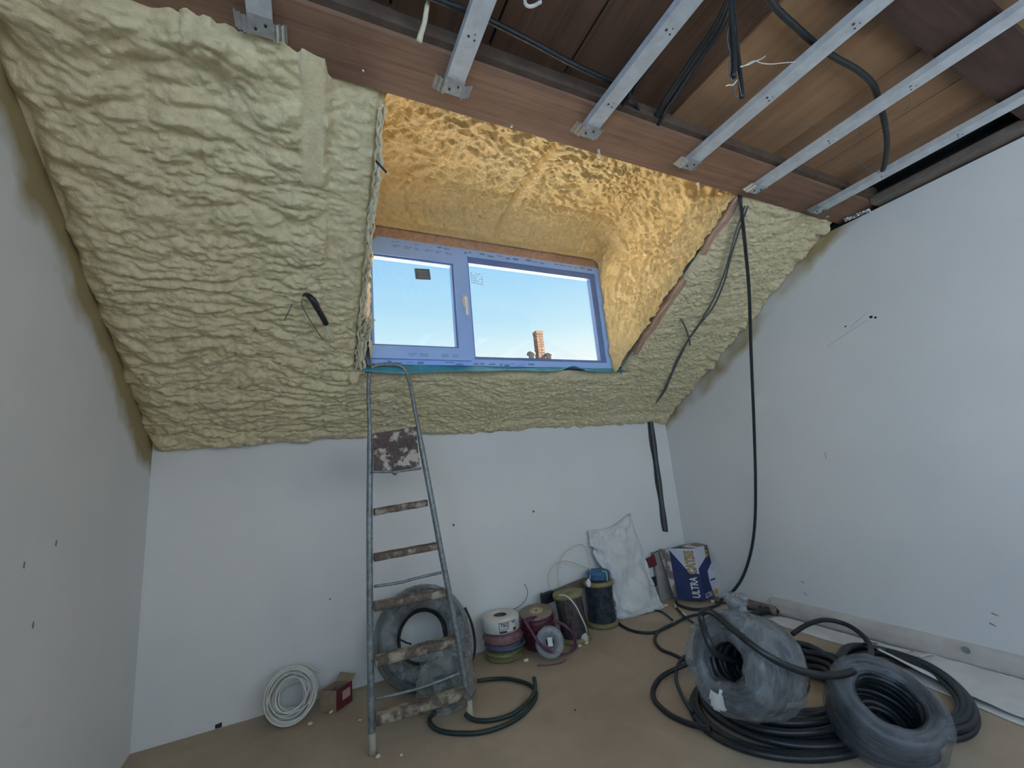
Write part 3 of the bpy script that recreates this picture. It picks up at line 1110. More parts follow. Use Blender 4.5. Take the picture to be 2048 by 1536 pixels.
MB().box((cx - 0.46 * wd, cyy - 0.46 * wd, zb), (cx + 0.46 * wd, cyy + 0.46 * wd, zt - 0.12)).build('mortar_core', simple('pale_mortar', (0.20, 0.18, 0.16), 0.9), ch)
MB().box((cx - 0.52 * wd, cyy - 0.52 * wd, zt - 0.12), (cx + 0.52 * wd, cyy + 0.52 * wd, zt)).build('capping', M_BRICKC, ch)
rg = MB()
zr = float(aty(1080, 717, cyy)[2])
rg.add([(cx - 6, cyy - 3, zr - 2.2), (cx + 6, cyy - 3, zr - 2.2), (cx + 6, cyy + 3, zr - 2.2), (cx - 6, cyy + 3, zr - 2.2), (cx - 6, cyy, zr), (cx + 6, cyy, zr)],
       [(0, 1, 5, 4), (2, 3, 4, 5), (0, 4, 3), (1, 2, 5), (0, 3, 2, 1)])
rg.build('neighbour_roof', M_ROOF, None, **S('slate roof ridge below the chimney outside', 'roof'))
for px, hgt, lab in ((1063, 0.20, 'dark vent cowl on the ridge just left of the chimney'), (1097, 0.14, 'small dark ridge cap just right of the chimney')):
    q = aty(px, 714, cyy - 0.2)
    v = MB()
    v.lathe([(0.0, -0.25), (0.09, -0.25), (0.10, hgt * 0.3), (0.17, hgt * 0.45), (0.13, hgt * 0.9), (0.0, hgt)], q, seg=12)
    v.build('roof_vent', M_DARKG, None, True, **T(lab, 'vent'))

# ================================================================ steel channels overhead
CH = [(-0.120, 1.075, 'galvanised ceiling channel nearest the left wall, its end plate on the beam'),
      (0.411, 1.075, 'galvanised ceiling channel above the left end of the dormer window'),
      (0.940, 1.080, 'galvanised ceiling channel above the middle of the dormer window'),
      (1.470, 1.085, 'galvanised ceiling channel above the right end of the dormer window'),
      (1.940, 1.105, 'bright galvanised ceiling channel, second from the right wall'),
      (2.470, 1.115, 'galvanised ceiling channel closest to the right wall')]
for i, (x, ye, lab) in enumerate(CH):
    c = thing('ceiling_channel', lab, 'steel channel', (x, -0.3, ZT), 'galvanised ceiling channels')
    w2 = 0.029
    m = MB()
    sec = [(-w2 + 0.006, 0.026), (-w2, 0.026), (-w2, 0.0), (w2, 0.0), (w2, 0.026), (w2 - 0.006, 0.026)]
    ysq = np.linspace(YB + 0.02, ye, 30)
    m.grid(np.array([[(x + a + 0.002 * math.sin(y * 3 + i), y, ZT + b) for a, b in sec] for y in ysq]))
    ob = m.build('profile', M_STEEL, c)
    md = ob.modifiers.new('sheet', 'SOLIDIFY')
    md.thickness = 0.0012
    # end plate: flanges folded out flat under the beam
    e = MB()
    e.box((x - w2, ye - 0.045, ZT - 0.0025), (x + w2, ye + 0.012, ZT - 0.0005))
    plate = e.build('end_plate', M_STEELB, c)
    for sgn in (-1, 1):
        xo = x + sgn * (w2 + 0.016)
        g = MB()
        xsq = np.linspace(-0.016, 0.016, 9)
        G = []
        for yq in np.linspace(ye - 0.032, ye + 0.018, 6):
            G.append([(xo + a, yq + 0.012 * sgn * (a / 0.016) * 0.3, ZT + 0.005 + 0.0035 * math.sin(k * 2.1 + i) + 0.010 * (sgn * a / 0.016)) for k, a in enumerate(xsq)])
        g.grid(np.array(G))
        wg = g.build('bent_wing', M_STEELB, c)
        md = wg.modifiers.new('sheet', 'SOLIDIFY')
        md.thickness = 0.0012
    for k, (dx, dy) in enumerate(((-0.012, -0.006), (0.012, -0.022))):
        MB().lathe([(0.0, -0.0035), (0.0035, -0.003), (0.004, 0.0), (0.0, 0.0)], (x + dx, ye + dy, ZT - 0.0025), seg=8).build('screw', M_SCREW, c)
    # punched marks along the web
    for y in np.arange(0.30 + 0.05 * i, ye - 0.1, 0.27):
        mk = MB()
        for dx, dy, rr in ((-0.010, 0.0, 0.004), (0.010, 0.006, 0.003), (0.006, -0.010, 0.002)):
            mk.lathe([(0.0, -0.0006), (rr, -0.0006), (rr, 0.0), (0.0, 0.0)], (x + dx, y + dy, ZT - 0.0006), seg=8)
        mk.build('punch_mark', M_SCREW, c)

# ================================================================ cables and conduits overhead
def zpath(pts, z):
    return [atz(a, b, z) for a, b in pts]


def hose(name, pts, r, mat, label, cat, parent=None, step=0.006, rib=0.0, seg=8, group=None):
    m = MB().tube(curve(pts, step), r, seg, rib=rib)
    if parent is not None:
        return m.build(name, mat, parent, True)
    return m.build(name, mat, None, True, **T(label, cat, group))


ZC = 2.353
hose('ribbed_conduit', zpath([(700, -60), (800, -30), (885, 3), (960, 32), (1060, 82), (1142, 126), (1227, 165), (1262, 178)], ZC), 0.010, M_BLACK,
     'thin black ribbed conduit crossing the dark deck boards', 'conduit', step=0.0035, rib=0.16, seg=7)
hose('ribbed_conduit', [atz(1330, 60, ZC), atz(1300, 128, ZC), atz(1262, 188, ZC), atz(1232, 222, ZC), atz(1208, 246, ZC + 0.02)], 0.0085, M_BLACK,
     'short black conduit slipping behind the beam beside the middle channel', 'conduit')
hose('branch_cable', [atz(1258, 186, ZC - 0.004), atz(1272, 205, ZC), atz(1279, 235, ZC), atz(1278, 262, ZC), atz(1276, 268, ZC + 0.03)], 0.0065, M_CABLE,
     'thin black cable forking down to the beam edge', 'cable')
bund = [((1470, -30), (1440, 45), (1395, 112), (1350, 178), (1318, 225), (1292, 268)),
        ((1476, -30), (1450, 45), (1405, 112), (1360, 180), (1328, 228), (1302, 272)),
        ((1468, -30), (1430, 50), (1382, 120), (1340, 184), (1310, 232), (1288, 270))]
for k, b in enumerate(bund):
    hose('black_conduit', [atz(p[0], p[1], ZC - 0.006 * (k == 1)) for p in b] + [atz(b[-1][0] - 4, b[-1][1] + 6, ZC + 0.04)], 0.0085 if k < 2 else 0.006, M_BLACK,
         ['black conduit in the middle of the bundle running down to the beam', 'black conduit on the right of the bundle running down to the beam',
          'thinner black cable on the left of the bundle running down to the beam'][k], 'conduit', group='bundle of conduits over the window')
hose('black_conduit', zpath([(1500, -60), (1545, 8), (1590, 52), (1638, 94), (1672, 116), (1715, 140), (1745, 168), (1757, 200)], ZC) +
     [atz(1768, 240, ZC - 0.02), atz(1774, 285, ZC - 0.035), atz(1770, 325, ZC - 0.04), atz(1765, 342, ZC - 0.035)], 0.0105, M_BLACK,
     'long black conduit bending down across two channels near the right wall', 'conduit', rib=0.08, step=0.004)
wl = curve([atz(1722, 252, 2.29), atz(1708, 280, 2.27), atz(1712, 312, 2.26), atz(1735, 338, 2.27), atz(1760, 345, 2.31)], 0.006)
MB().tube(wl, 0.0012, 5).build('thin_wire', M_GREYC, None, True, **T('thin grey wire loop hanging from the end of the bent conduit', 'wire'))
wl = curve([atz(1480, 272, 2.36), atz(1560, 258, 2.35), atz(1640, 250, 2.34), atz(1700, 238, 2.33), atz(1800, 225, 2.34), atz(1820, 205, 2.35), atz(1812, 186, 2.335)], 0.01)
MB().tube(wl, 0.0010, 5).build('thin_wire', M_GREYC, None, True, **T('faint hair-thin wire strung under the brown boards', 'wire'))

# loose tails hanging straight down from the deck
hy = 0.52
tt = thing('hanging_conduit', 'pair of black conduit tails hanging from the deck with loose wires', 'conduit', tuple(aty(1465, 10, hy)))
MB().tube(curve([aty(1460, -70, hy), aty(1464, 0, hy), aty(1472, 80, hy), aty(1480, 150, hy), aty(1484, 194, hy)], 0.003), 0.0062, 9, rib=0.15).build('tail', M_BLACK, tt, True)
MB().tube(curve([aty(1466, -70, hy - 0.02), aty(1462, 0, hy - 0.02), aty(1464, 60, hy - 0.02), aty(1468, 120, hy - 0.02), aty(1467, 153, hy - 0.02)], 0.003), 0.0070, 9, rib=0.1).build('tail', M_BLACK, tt, True)
dots = MB()
for t in np.linspace(0.0, 1.0, 22):
    q_ = aty(1473 + 10 * t, 138 + 54 * t, hy - 0.0065)
    dots.lathe([(0.0, -0.0008), (0.0009, 0.0), (0.0, 0.0008)], q_, seg=6)
dots.build('rib_glint', M_WHITE, tt, kind='stuff')
for pts, r, mt in ((((1468, 62), (1458, 55), (1455, 80), (1462, 110), (1470, 140), (1457, 145), (1458, 152)), 0.0014, M_GREYC),
                   (((1460, 45), (1466, 42), (1470, 60), (1466, 90), (1460, 120), (1458, 140), (1463, 160)), 0.0014, M_GREYC),
                   (((1459, 148), (1466, 150), (1472, 142), (1470, 155), (1468, 175), (1474, 198)), 0.0010, M_GREYC),
                   (((1481, 133), (1490, 131), (1508, 122), (1525, 127), (1545, 128), (1565, 126), (1590, 124)), 0.0012, M_WHITEC),
                   (((1481, 134), (1498, 129), (1512, 122), (1522, 118), (1531, 112)), 0.0012, M_WHITEC),
                   (((1452, 172), (1458, 170), (1466, 170), (1474, 160)), 0.0014, M_WHITEC)):
    MB().tube(curve([aty(a, b, hy - 0.015) for a, b in pts], 0.005), r, 5).build('loose_wire', mt, tt, True)

# foam dribble and white curl near the top edge
d = MB()
c = curve([atz(858, -12, 2.375), atz(853, 20, 2.35), atz(849, 45, 2.325), atz(842, 68, 2.31), atz(838, 84, 2.30)], 0.006)
d.tube(c, 0.0045 + 0.003 * np.abs(noise(c * 55, 5)) + 0.003 * np.linspace(0, 1, len(c)), 7)
d.build('foam_dribble', M_CRUMB, None, True, **T('pale foam dribble hanging from the dark boards', 'foam'))
a = np.linspace(0.2, 5.6, 40)
cc = atz(1066, -4, 2.30)
d = MB().tube(np.array([cc + np.array([0.022 * math.cos(t), 0.022 * math.sin(t), 0.004 * math.sin(2 * t)]) for t in a]), 0.0045, 8)
d.tube(curve([cc + np.array([0.022, 0.004, 0]), cc + np.array([0.03, 0.01, 0.02]), cc + np.array([0.03, 0.02, 0.09])], 0.005), 0.0045, 8)
d.build('white_cable_curl', M_WHITEC, None, True, **T('white cable curl dangling at the very top of the room', 'cable'))
# pale foam plug squeezed over the beam, foil scrap on the wall head
G = []
for t in np.linspace(0, 1, 30):
    p0 = atz(1212 + 78 * t, 236 + 36 * t, ZC)
    G.append([p0 + np.array([0, -0.004 + 0.02 * math.cos(u), 0.018 * math.sin(u)]) for u in np.linspace(0, 2 * math.pi, 12, endpoint=False)])
G = np.array(G)
G += normals(G) * (0.010 * noise(G * 60, 6))[..., None]
MB().grid(G, closed_v=True).build('foam_plug', M_CRUMB, None, True, **T('pale foam plug squeezed into the gap over the beam', 'foam'))
G = []
for t in np.linspace(0, 1, 24):
    p0 = atx(1690 + 52 * t, 441 - 22 * t, XR - 0.004)
    G.append([p0 + np.array([-0.006 - 0.010 * abs(noise(np.array([t * 9, u * 2, 0.3]))[()]), 0, -0.012 + 0.020 * u / 5]) for u in range(6)])
MB().grid(np.array(G)).build('foil_scrap', M_STEELB, None, **T('crumpled shiny foil scrap on top of the right wall', 'foil'))

# nail heads and drips under the beam
for k, (px, py, s_, lab) in enumerate(((405, 49, 0.008, 'bright nail head by the foam at the far left of the beam'), (726, 141, 0.004, 'tiny bright nail under the beam left of the dormer'),
                                       (1023, 252, 0.006, 'shiny staple under the beam above the window mullion'), (1512, 384, 0.006, 'shiny staple at the foot of the bright channel'),
                                       (1655, 433, 0.008, 'small white clip at the right end of the beam'))):
    q_ = atz(px, py, BZ)
    MB().lathe([(0.0, -0.004), (s_, -0.003), (s_, 0.002), (0.0, 0.002)], q_, seg=8).build('nail', M_STEELB, None, True, **T(lab, 'nail'))
for k, (px, py, ln_, lab) in enumerate(((1197, 300, 0.035, 'white foam drip hanging under the beam right of the middle channel'), (1396, 366, 0.022, 'small white foam drip under the beam near the cheek'))):
    q_ = atz(px, py, BZ)
    c = np.array([q_ + np.array([0.006 * t * t, 0.0, -ln_ * t]) for t in np.linspace(-0.05, 1, 12)])
    MB().tube(c, np.linspace(0.006, 0.0012, 12), 7).build('foam_drip', M_PAPER, None, True, **T(lab, 'foam'))

# ================================================================ cables on the slope and hanging through the room
for k, (dx, off) in enumerate(((0, -0.050), (6, -0.055))):
    pts = [ats(1490 + dx, 412, off), ats(1472 + dx, 462, off - 0.01), ats(1458 + dx * .6, 515, off - 0.015), ats(1442 + dx, 565, off - 0.01), ats(1420 + dx * 1.3, 612, off), ats(1398 + dx * .4, 648, off),
           ats(1376 + dx * .2, 680, off), ats(1358 + dx * .5, 712, off), ats(1343 + dx * .4, 745, off), ats(1327 + dx * .4, 782, off), ats(1312, 806, off + 0.02)]
    hose('slope_cable', pts, 0.0048, M_GREYC, ['grey cable draped down the right slope, the one nearer the window', 'grey cable draped down the right slope, the one nearer the right wall'][k], 'cable', group='grey cables on the right slope')
tt = thing('cable_tail', 'dark cable tail sticking out of the right slope with stripped ends', 'cable', tuple(ats(1364, 640, -0.04)))
MB().tube(curve([ats(1358, 632, 0.0), ats(1365, 643, -0.05), ats(1372, 658, -0.07), ats(1378, 676, -0.06), ats(1380, 690, -0.05)], 0.006), 0.0055, 8).build('sheath', M_GREYC, tt, True)
for a, b in ((1374, 706), (1380, 703)):
    MB().tube(curve([ats(1380, 688, -0.05), ats((1380 + a) / 2 + 2, 696, -0.055), ats(a, b, -0.05)], 0.005), 0.0018, 6).build('stripped_wire', M_WHITEC, tt, True)
tt = thing('cable_tail', 'bunch of cable tails poking out of the foam left of the window', 'cable', tuple(ats(630, 610, -0.04)))
MB().tube(curve([ats(606, 590, 0.0), ats(620, 594, -0.07), ats(632, 612, -0.09), ats(645, 634, -0.10), ats(652, 648, -0.10)], 0.005), 0.0125, 9).build('conduit_stub', M_BLACK, tt, True)
MB().tube(curve([ats(610, 592, 0.0), ats(628, 600, -0.08), ats(640, 628, -0.10)], 0.005), 0.010, 9).build('conduit_stub', M_BLACK, tt, True)
MB().tube(curve([ats(604, 598, -0.02), ats(612, 596, -0.06), ats(625, 600, -0.075), ats(638, 602, -0.07)], 0.005), 0.0075, 9).build('foam_rind', M_FOAM, tt, True)
for p0, p1, p2, r, mt in (((604, 600), (607, 618), (645, 679), 0.0022, M_GREYC), ((642, 636), (652, 655), (660, 676), 0.0034, M_WHITEC), ((652, 646), (660, 654), (666, 660), 0.0018, M_WHITEC), ((584, 608), (578, 622), (569, 640), 0.0022, M_GREYC)):
    MB().tube(curve([ats(*p0, -0.06), ats(*p1, -0.09), ats(*p2, -0.09)], 0.006), r, 6).build('wire', mt, tt, True)
hose('nail_spike', [ats(752, 322, -0.02), ats(773, 345, -0.06)], 0.004, M_SCREW, 'dark spike poking out beside the dormer fringe', 'nail')

hang = [aty(1478, 385, 1.19), aty(1481, 410, 1.20), aty(1489, 480, 1.30), aty(1498, 580, 1.45), aty(1502, 700, 1.62), aty(1508, 850, 1.80), aty(1511, 960, 1.93), aty(1510, 1040, 2.02), aty(1503, 1098, 2.10), aty(1488, 1148, 2.2),
        aty(1468, 1180, 2.28), atz(1446, 1196, 0.02), atz(1438, 1208, 0.012), atz(1415, 1217, 0.012), atz(1385, 1218, 0.012), atz(1358, 1210, 0.012), atz(1352, 1203, 0.012)]
hose('hanging_cable', hang, 0.0095, M_CABLE, 'long black cable hanging from the beam down to the floor by the blue box', 'cable', step=0.012, seg=10)

# conduit set in a chase of the knee wall
ch = thing('chase_conduit', 'dark conduit running down a chase at the right end of the knee wall', 'conduit', tuple(aty(1330, 1064, YW)))
m = MB()
G = []
for t in np.linspace(0, 1, 24):
    l_, r_ = aty(1291 + 34 * t, 826 + 237 * t, YW - 0.001), aty(1304.5 + 32 * t, 826 + 238 * t, YW - 0.001)
    wob = 0.005 * math.sin(t * 19)
    G.append([l_ + np.array([wob, 0, 0]), l_ + np.array([wob + .004, -0.0025, 0]), r_ + np.array([-wob * .5 - .004, -0.0025, 0]), r_ + np.array([-wob * .5, 0, 0])])
m.grid(np.array(G))
m.build('chase', simple('dark_chase', (0.05, 0.055, 0.06), 0.8), ch)
MB().tube(curve([aty(1298, 818, YW - 0.010), aty(1310, 910, YW - 0.010), aty(1321, 990, YW - 0.010), aty(1330, 1062, YW - 0.006)], 0.01), 0.013, 10).build('pipe', simple('slate_conduit', (0.075, 0.085, 0.095), 0.5), ch, True)

# ================================================================ stepladder leaning on the sill
def lad(px, py, off=0.0):
    d_ = ray(px, py)
    t = (2.10 + off - 0.075 * 0 - CAM[1] + 0.075 * CAM[2]) / (d_[1] - 0.075 * d_[2])
    return CAM + d_ * t


lf = lad(745, 1503)
step_ = thing('stepladder', 'paint-spattered grey tubular stepladder with wooden treads under the window', 'ladder', (float(lf[0]) + 0.2, 2.1, 0.0))
Lp = [(745, 1500), (742, 1400), (740, 1250), (739, 1100), (739, 1000), (740, 920), (739, 850), (737, 790), (738, 755)]
Rp = [(821, 772), (829, 815), (838, 865), (850, 930), (865, 1010), (880, 1092), (897, 1180), (916, 1280), (931, 1370), (939, 1420)]
top = [(742, 738), (752, 731), (775, 729), (795, 730), (808, 737), (816, 752)]
allp = [lad(*p) for p in Lp] + [lad(*p) for p in top] + [lad(*p) for p in Rp]
allp[0][2] = 0.03
allp[-1][2] = 0.03
cp = curve(allp, 0.012)
rr = np.where(cp[:, 2] > 1.30, 0.0105, 0.0145)
rr = np.convolve(np.pad(rr, 4, 'edge'), np.ones(9) / 9, 'valid')
MB().tube(cp, rr, 12).build('hoop_frame', M_TUBE, step_, True)
for p in (allp[0], allp[-1]):
    MB().tube(np.array([(p[0], p[1] - 0.001, 0.001), (p[0], p[1], 0.03), (p[0], p[1] + 0.003, 0.075)]), [0.0175, 0.0165, 0.0155], 12).build('rubber_foot', M_FOOT, step_, True)
TR = [((748, 1024), (853, 1006), 0.016, M_TREAD), ((748, 1115), (872, 1092), 0.017, M_TREAD), ((748, 1213), (888, 1184), 0.019, M_TREAD), ((750, 1322), (908, 1281), 0.021, M_TREADL), ((752, 1438), (930, 1384), 0.021, M_TREADL)]
for (a, b), (c_, d_), hh, mt in [(q[0], q[1], q[2], q[3]) for q in TR]:
    p0, p1 = lad(a, b, -0.008), lad(c_, d_, -0.008)
    ax = (p1 - p0) / np.linalg.norm(p1 - p0)
    lv = []
    n_ = 26
    for t in np.linspace(0, 1, n_):
        c0 = p0 + (p1 - p0) * t
        row = []
        for k in range(14):
            an = 2 * math.pi * k / 14
            ry, rz = 0.030, hh
            yv_, zv_ = ry * np.sign(math.cos(an)) * abs(math.cos(an)) ** 0.5, rz * np.sign(math.sin(an)) * abs(math.sin(an)) ** 0.5
            row.append(c0 + np.array([0, yv_, zv_ + 0.0006 * math.sin(t * 17 + k)]))
        lv.append(row)
    G = np.array(lv)
    m = MB().grid(G, closed_v=True)
    m.f.append(tuple(range(14)))
    m.f.append(tuple((n_ - 1) * 14 + j for j in reversed(range(14))))
    m.build('tread', mt, step_, True)
# platform folded up between the rails
pc = [lad(746, 868, -0.012), lad(832, 853, -0.012), lad(840, 938, -0.045), lad(748, 944, -0.045)]
nn = np.cross(pc[1] - pc[0], pc[3] - pc[0])
nn /= np.linalg.norm(nn)
MB().poly(pc, nn, 0.016).build('platform', M_PLAT, step_)
MB().tube(curve([lad(742, 943, -0.04), lad(790, 943, -0.052), lad(843, 936, -0.04)], 0.01), 0.0065, 8).build('platform_bar', M_TUBE, step_, True)
MB().lathe([(0, -0.012), (0.012, -0.010), (0.012, 0.010), (0, 0.012)], lad(789, 945, -0.055), (0, 1, 0.2), 10).build('catch', M_TUBE, step_, True)
MB().tube(curve([lad(748, 1173, 0.012), lad(800, 1165, 0.016), lad(830, 1157, 0.016), lad(882, 1145, 0.012)], 0.01), 0.0065, 8).build('tie_bar', M_TUBE, step_, True)
MB().tube(curve([lad(750, 1398, 0.012), lad(840, 1376, 0.014), lad(925, 1344, 0.012)], 0.01), 0.0065, 8).build('tie_bar', M_TUBE, step_, True)

# ================================================================ things on the floor
def basis(axis):
    ax = np.asarray(axis, float)
    ax = ax / np.linalg.norm(ax)
    u = np.cross([0, 0, 1.0], ax)
    if np.linalg.norm(u) < 1e-3:
        u = np.array([1.0, 0, 0])
    u /= np.linalg.norm(u)
    return u, np.cross(ax, u), ax


def coil_path(c, axis, r0, r1, h, turns, n=72, jit=0.004, seed=1, ell=1.0):
    """windings packed in a ring: radius r0..r1, spread h along the axis"""
    u, w, ax = basis(axis)
    rg_ = np.random.default_rng(seed)
    rs = rg_.permutation(np.linspace(r0, r1, turns))
    hs = np.clip(np.linspace(-h / 2, h / 2, turns) + rg_.uniform(-0.15, 0.15, turns) * h, -h / 2, h / 2)
    pts = []
    for k in range(turns):
        k2 = min(k + 1, turns - 1)
        p1, p2 = rg_.uniform(0, 6.3, 2)
        for i in range(n):
            t = i / n
            s_ = t * t * (3 - 2 * t) if t > 0.7 else 0.0
            s_ = max(0.0, (t - 0.75) / 0.25)
            s_ = s_ * s_ * (3 - 2 * s_)
            a = 2 * math.pi * t
            r = rs[k] * (1 - s_) + rs[k2] * s_ + jit * math.sin(2 * a + p1)
            z = hs[k] * (1 - s_) + hs[k2] * s_ + jit * 1.5 * math.sin(a + p2) * (1 - s_)
            pts.append(np.asarray(c) + u * (r * ell * math.cos(a)) + w * (r * math.sin(a)) + ax * z)
    return np.array(pts)


def resample(p, step):
    L = np.concatenate([[0], np.cumsum(np.linalg.norm(np.diff(p, axis=0), axis=1))])
    s = np.arange(0, L[-1], step)
    return np.stack([np.interp(s, L, p[:, j]) for j in range(3)], 1)


def donut_prof(r0, r1, h, n=26, pw=0.62):
    """closed section of a fat ring between radius r0 and r1, height h"""
    out = []
    for k in range(n):
        a = 2 * math.pi * k / n
        cx_, cz_ = math.cos(a), math.sin(a)
        out.append(((r0 + r1) / 2 + (r1 - r0) / 2 * np.sign(cx_) * abs(cx_) ** pw, h / 2 * np.sign(cz_) * abs(cz_) ** pw))
    return out


def crumple(amp, sc, seed):
    def f(G):
        n_ = normals(G)
        return G + n_ * (amp * np.abs(noise(G * sc, seed)) + amp * 0.6 * np.abs(noise(G * sc * 2.7, seed + 1)))[..., None]
    return f


# ---- white cable coil leaning against the knee wall
wc = coil_path(aty(583, 1390, 2.62), (-0.10, -1.0, 0.42), 0.056, 0.118, 0.085, 26, 60, 0.004, 3)
wc[:, 2] = np.maximum(wc[:, 2], 0.005)
m = MB().tube(resample(wc, 0.014), 0.0042, 7)
q_ = [aty(a, b, y) for a, b, y in ((640, 1345, 2.66), (600, 1330, 2.68), (556, 1362, 2.6), (534, 1412, 2.52))] + [atz(552, 1446, 0.005), atz(590, 1448, 0.005)]
m.tube(curve(q_, 0.01), 0.0042, 7)
m.build('white_cable_coil', M_WHITEC, None, True, **T('coil of white cable leaning against the knee wall by the red box', 'cable coil'))

# ---- small red cardboard box
b0, b1, b2 = atz(640, 1424), atz(673, 1424), atz(704, 1402)
rb = thing('small_box', 'small open red and brown cardboard box beside the white cable coil', 'box', tuple((b0 + b2) / 2))
ex = (b1 - b0)
ey = (b2 - b1)
hgt = 0.095
up = np.array([0, 0, 1.0])


def wallq(name, p, e, mat, h0=hgt, parent=None, th=0.003, label=None):
    n_ = np.cross(e, up)
    n_ /= np.linalg.norm(n_)
    o_ = MB().poly([p + up * 0.002, p + e + up * 0.002, p + e + up * h0, p + up * h0], n_, th).build(name, mat, parent)
    if label:
        o_['label'] = label
    return o_


wallq('front_panel', b0, ex, M_CARD, parent=rb)
rp = wallq('side_panel', b1, ey, M_RED, parent=rb, label='dark red printed panel')
wallq('back_panel', b0 + ey, ex, M_CARD, parent=rb)
wallq('side_panel', b0, ey, M_CARD, parent=rb)
MB().poly([b0 + up * 0.002, b1 + up * 0.002, b2 + up * 0.002, b0 + ey + up * 0.002], up, 0.003).build('base', M_CARD, rb)
fl_ = MB()
fl_.poly([b0 + ey + up * hgt, b2 + up * hgt, b2 + up * (hgt + 0.02) + ey * 0.3, b0 + ey * 1.3 + up * (hgt + 0.03)], np.cross(ex, up) / np.linalg.norm(ex), 0.003)
fl_.build('flap', M_CARD, rb)
nrmr = np.cross(ey, up)
nrmr /= np.linalg.norm(nrmr)
lb_ = MB().poly([b1 + ey * 0.35 + up * 0.035 + nrmr * 0.004, b1 + ey * 0.85 + up * 0.035 + nrmr * 0.004, b1 + ey * 0.85 + up * 0.075 + nrmr * 0.004, b1 + ey * 0.35 + up * 0.075 + nrmr * 0.004], nrmr, 0.0006)
lb_.build('label', simple('pinkish_label', (0.45, 0.30, 0.30), 0.6), rp)

# ---- film-wrapped conduit coil standing behind the ladder
FILM_GRID = {}


def wrapped_coil(label, c, axis, r0, r1, h, film, seed, open_=140, turns=16, tube_r=0.011, crum=0.010, step=0.006, zmin=0.012, core=False):  # core adds black turns that stand in for the hole's shade
    t_ = thing('wrapped_coil', label, 'conduit coil', (float(c[0]), float(c[1]), 0.0), 'film-wrapped conduit coils')
    p = coil_path(c, axis, r0 + 0.012, r1 - 0.028, h * 0.74, turns, 64, 0.003, seed)
    p[:, 2] = np.maximum(p[:, 2], zmin)
    MB().tube(resample(p, step), tube_r, 7, rib=0.13).build('conduit', M_BLACK, t_, True)
    if core:
        # black turns added at the far end stand in for the hole's shade
        ax_ = np.asarray(axis, float) / np.linalg.norm(axis)
        p = coil_path(np.asarray(c) - ax_ * h * 0.36, axis, 0.014, r0 + 0.01, 0.03, 6, 40, 0.002, seed + 2)
        p[:, 2] = np.maximum(p[:, 2], zmin)
        MB().tube(resample(p, step), tube_r, 7, rib=0.13).build('hole_shade_turns', M_BLACK, t_, True)

    def wrp(G):
        G = crumple(crum, 9, seed + 5)(G)
        G[..., 2] = np.maximum(G[..., 2], 0.003)
        FILM_GRID[seed] = G
        return G
    # section of the film: wraps the outside, open along the inner face of the ring
    pr = []
    for k in range(30):
        an = math.radians(-open_ + 2 * open_ * k / 29)
        cx_, cz_ = math.cos(an), math.sin(an)
        pr.append(((r0 + r1) / 2 + (r1 - r0) / 2 * np.sign(cx_) * abs(cx_) ** 0.6, h / 2 * np.sign(cz_) * abs(cz_) ** 0.6))
    MB().lathe(pr, c, axis, 120, False, wrp).build('film', film, t_, True, fix=False)
    return t_


wrapped_coil('large film-wrapped conduit coil standing behind the ladder', np.array([0.560, 2.565, 0.235]), (-0.16, -1.0, 0.34), 0.115, 0.262, 0.16, M_FILMG, 21, 128, 26)
# loose turns of conduit behind it
lp = [aty(930, 1215, 2.70), aty(944, 1250, 2.68), aty(950, 1290, 2.66), aty(945, 1318, 2.62), atz(930, 1330, 0.012)]
hose('loose_conduit', lp, 0.008, M_BLACK, 'short black conduit arc sticking out behind the ladder', 'conduit')
hose('short_wire_stub', [aty(798, 1278, 2.52), aty(812, 1285, 2.53), aty(822, 1288, 2.56)], 0.004, M_SCREW, 'short dark stub inside the ring of the large wrapped coil', 'wire')

# ---- clear plastic bag of coiled hose at the ladder's foot
bg = thing('plastic_bag', 'crumpled clear plastic bag of hose at the right foot of the ladder', 'bag', (0.62, 2.28, 0))
bc = np.array([0.60, 2.30, 0.0])
G = []
for t in np.linspace(0, 1, 34):
    rx_ = 0.150 * (1 - 0.15 * t) * (1 if t > 0.08 else 0.82 + 2.2 * t)
    ry_ = 0.105 * (1 - 0.15 * t)
    row = []
    for a in np.linspace(0, 2 * math.pi, 56, endpoint=False):
        row.append(bc + np.array([rx_ * math.cos(a) + 0.02 * t, ry_ * math.sin(a), 0.003 + (0.235 + 0.035 * math.sin(3 * a + 1)) * t]))
    G.append(row)
G = np.array(G)
G = G + normals(G) * ((0.020 * np.abs(noise(G * 14, 81)) + 0.010 * np.abs(noise(G * 40, 82)))[..., None] - 0.012)
G[..., 2] = np.maximum(G[..., 2], 0.003)
MB().grid(G, closed_v=True).build('film', M_BAG, bg, True, fix=False)
p = coil_path(bc + np.array([0, 0, 0.05]), (0.05, -0.1, 1), 0.065, 0.095, 0.06, 7, 50, 0.003, 33)
p[:, 2] = np.maximum(p[:, 2], 0.012)
MB().tube(resample(p, 0.01), 0.009, 7).build('hose', M_GREEN, bg, True)
dk = MB().lathe([(0, 0), (0.045, 0.004), (0.055, 0.05), (0.040, 0.10), (0.0, 0.11)], bc + np.array([0.035, -0.01, 0.10]), (0.3, -0.4, 1), 24, False, crumple(0.02, 22, 91))
dk.build('dark_film', M_NAVYW, bg, True)
hp_ = [atz(870, 1425, 0.04), atz(858, 1440, 0.012), atz(872, 1458, 0.010), atz(905, 1466, 0.010), atz(960, 1465, 0.010), atz(1010, 1450, 0.010), atz(1050, 1425, 0.010), atz(1072, 1392, 0.012), atz(1060, 1370, 0.012), atz(1020, 1358, 0.012), atz(985, 1358, 0.012), atz(955, 1362, 0.02)]
hose('green_hose', hp_, 0.0098, M_GREEN, 'dark green hose looping over the floor right of the ladder', 'hose', step=0.008, seg=10)
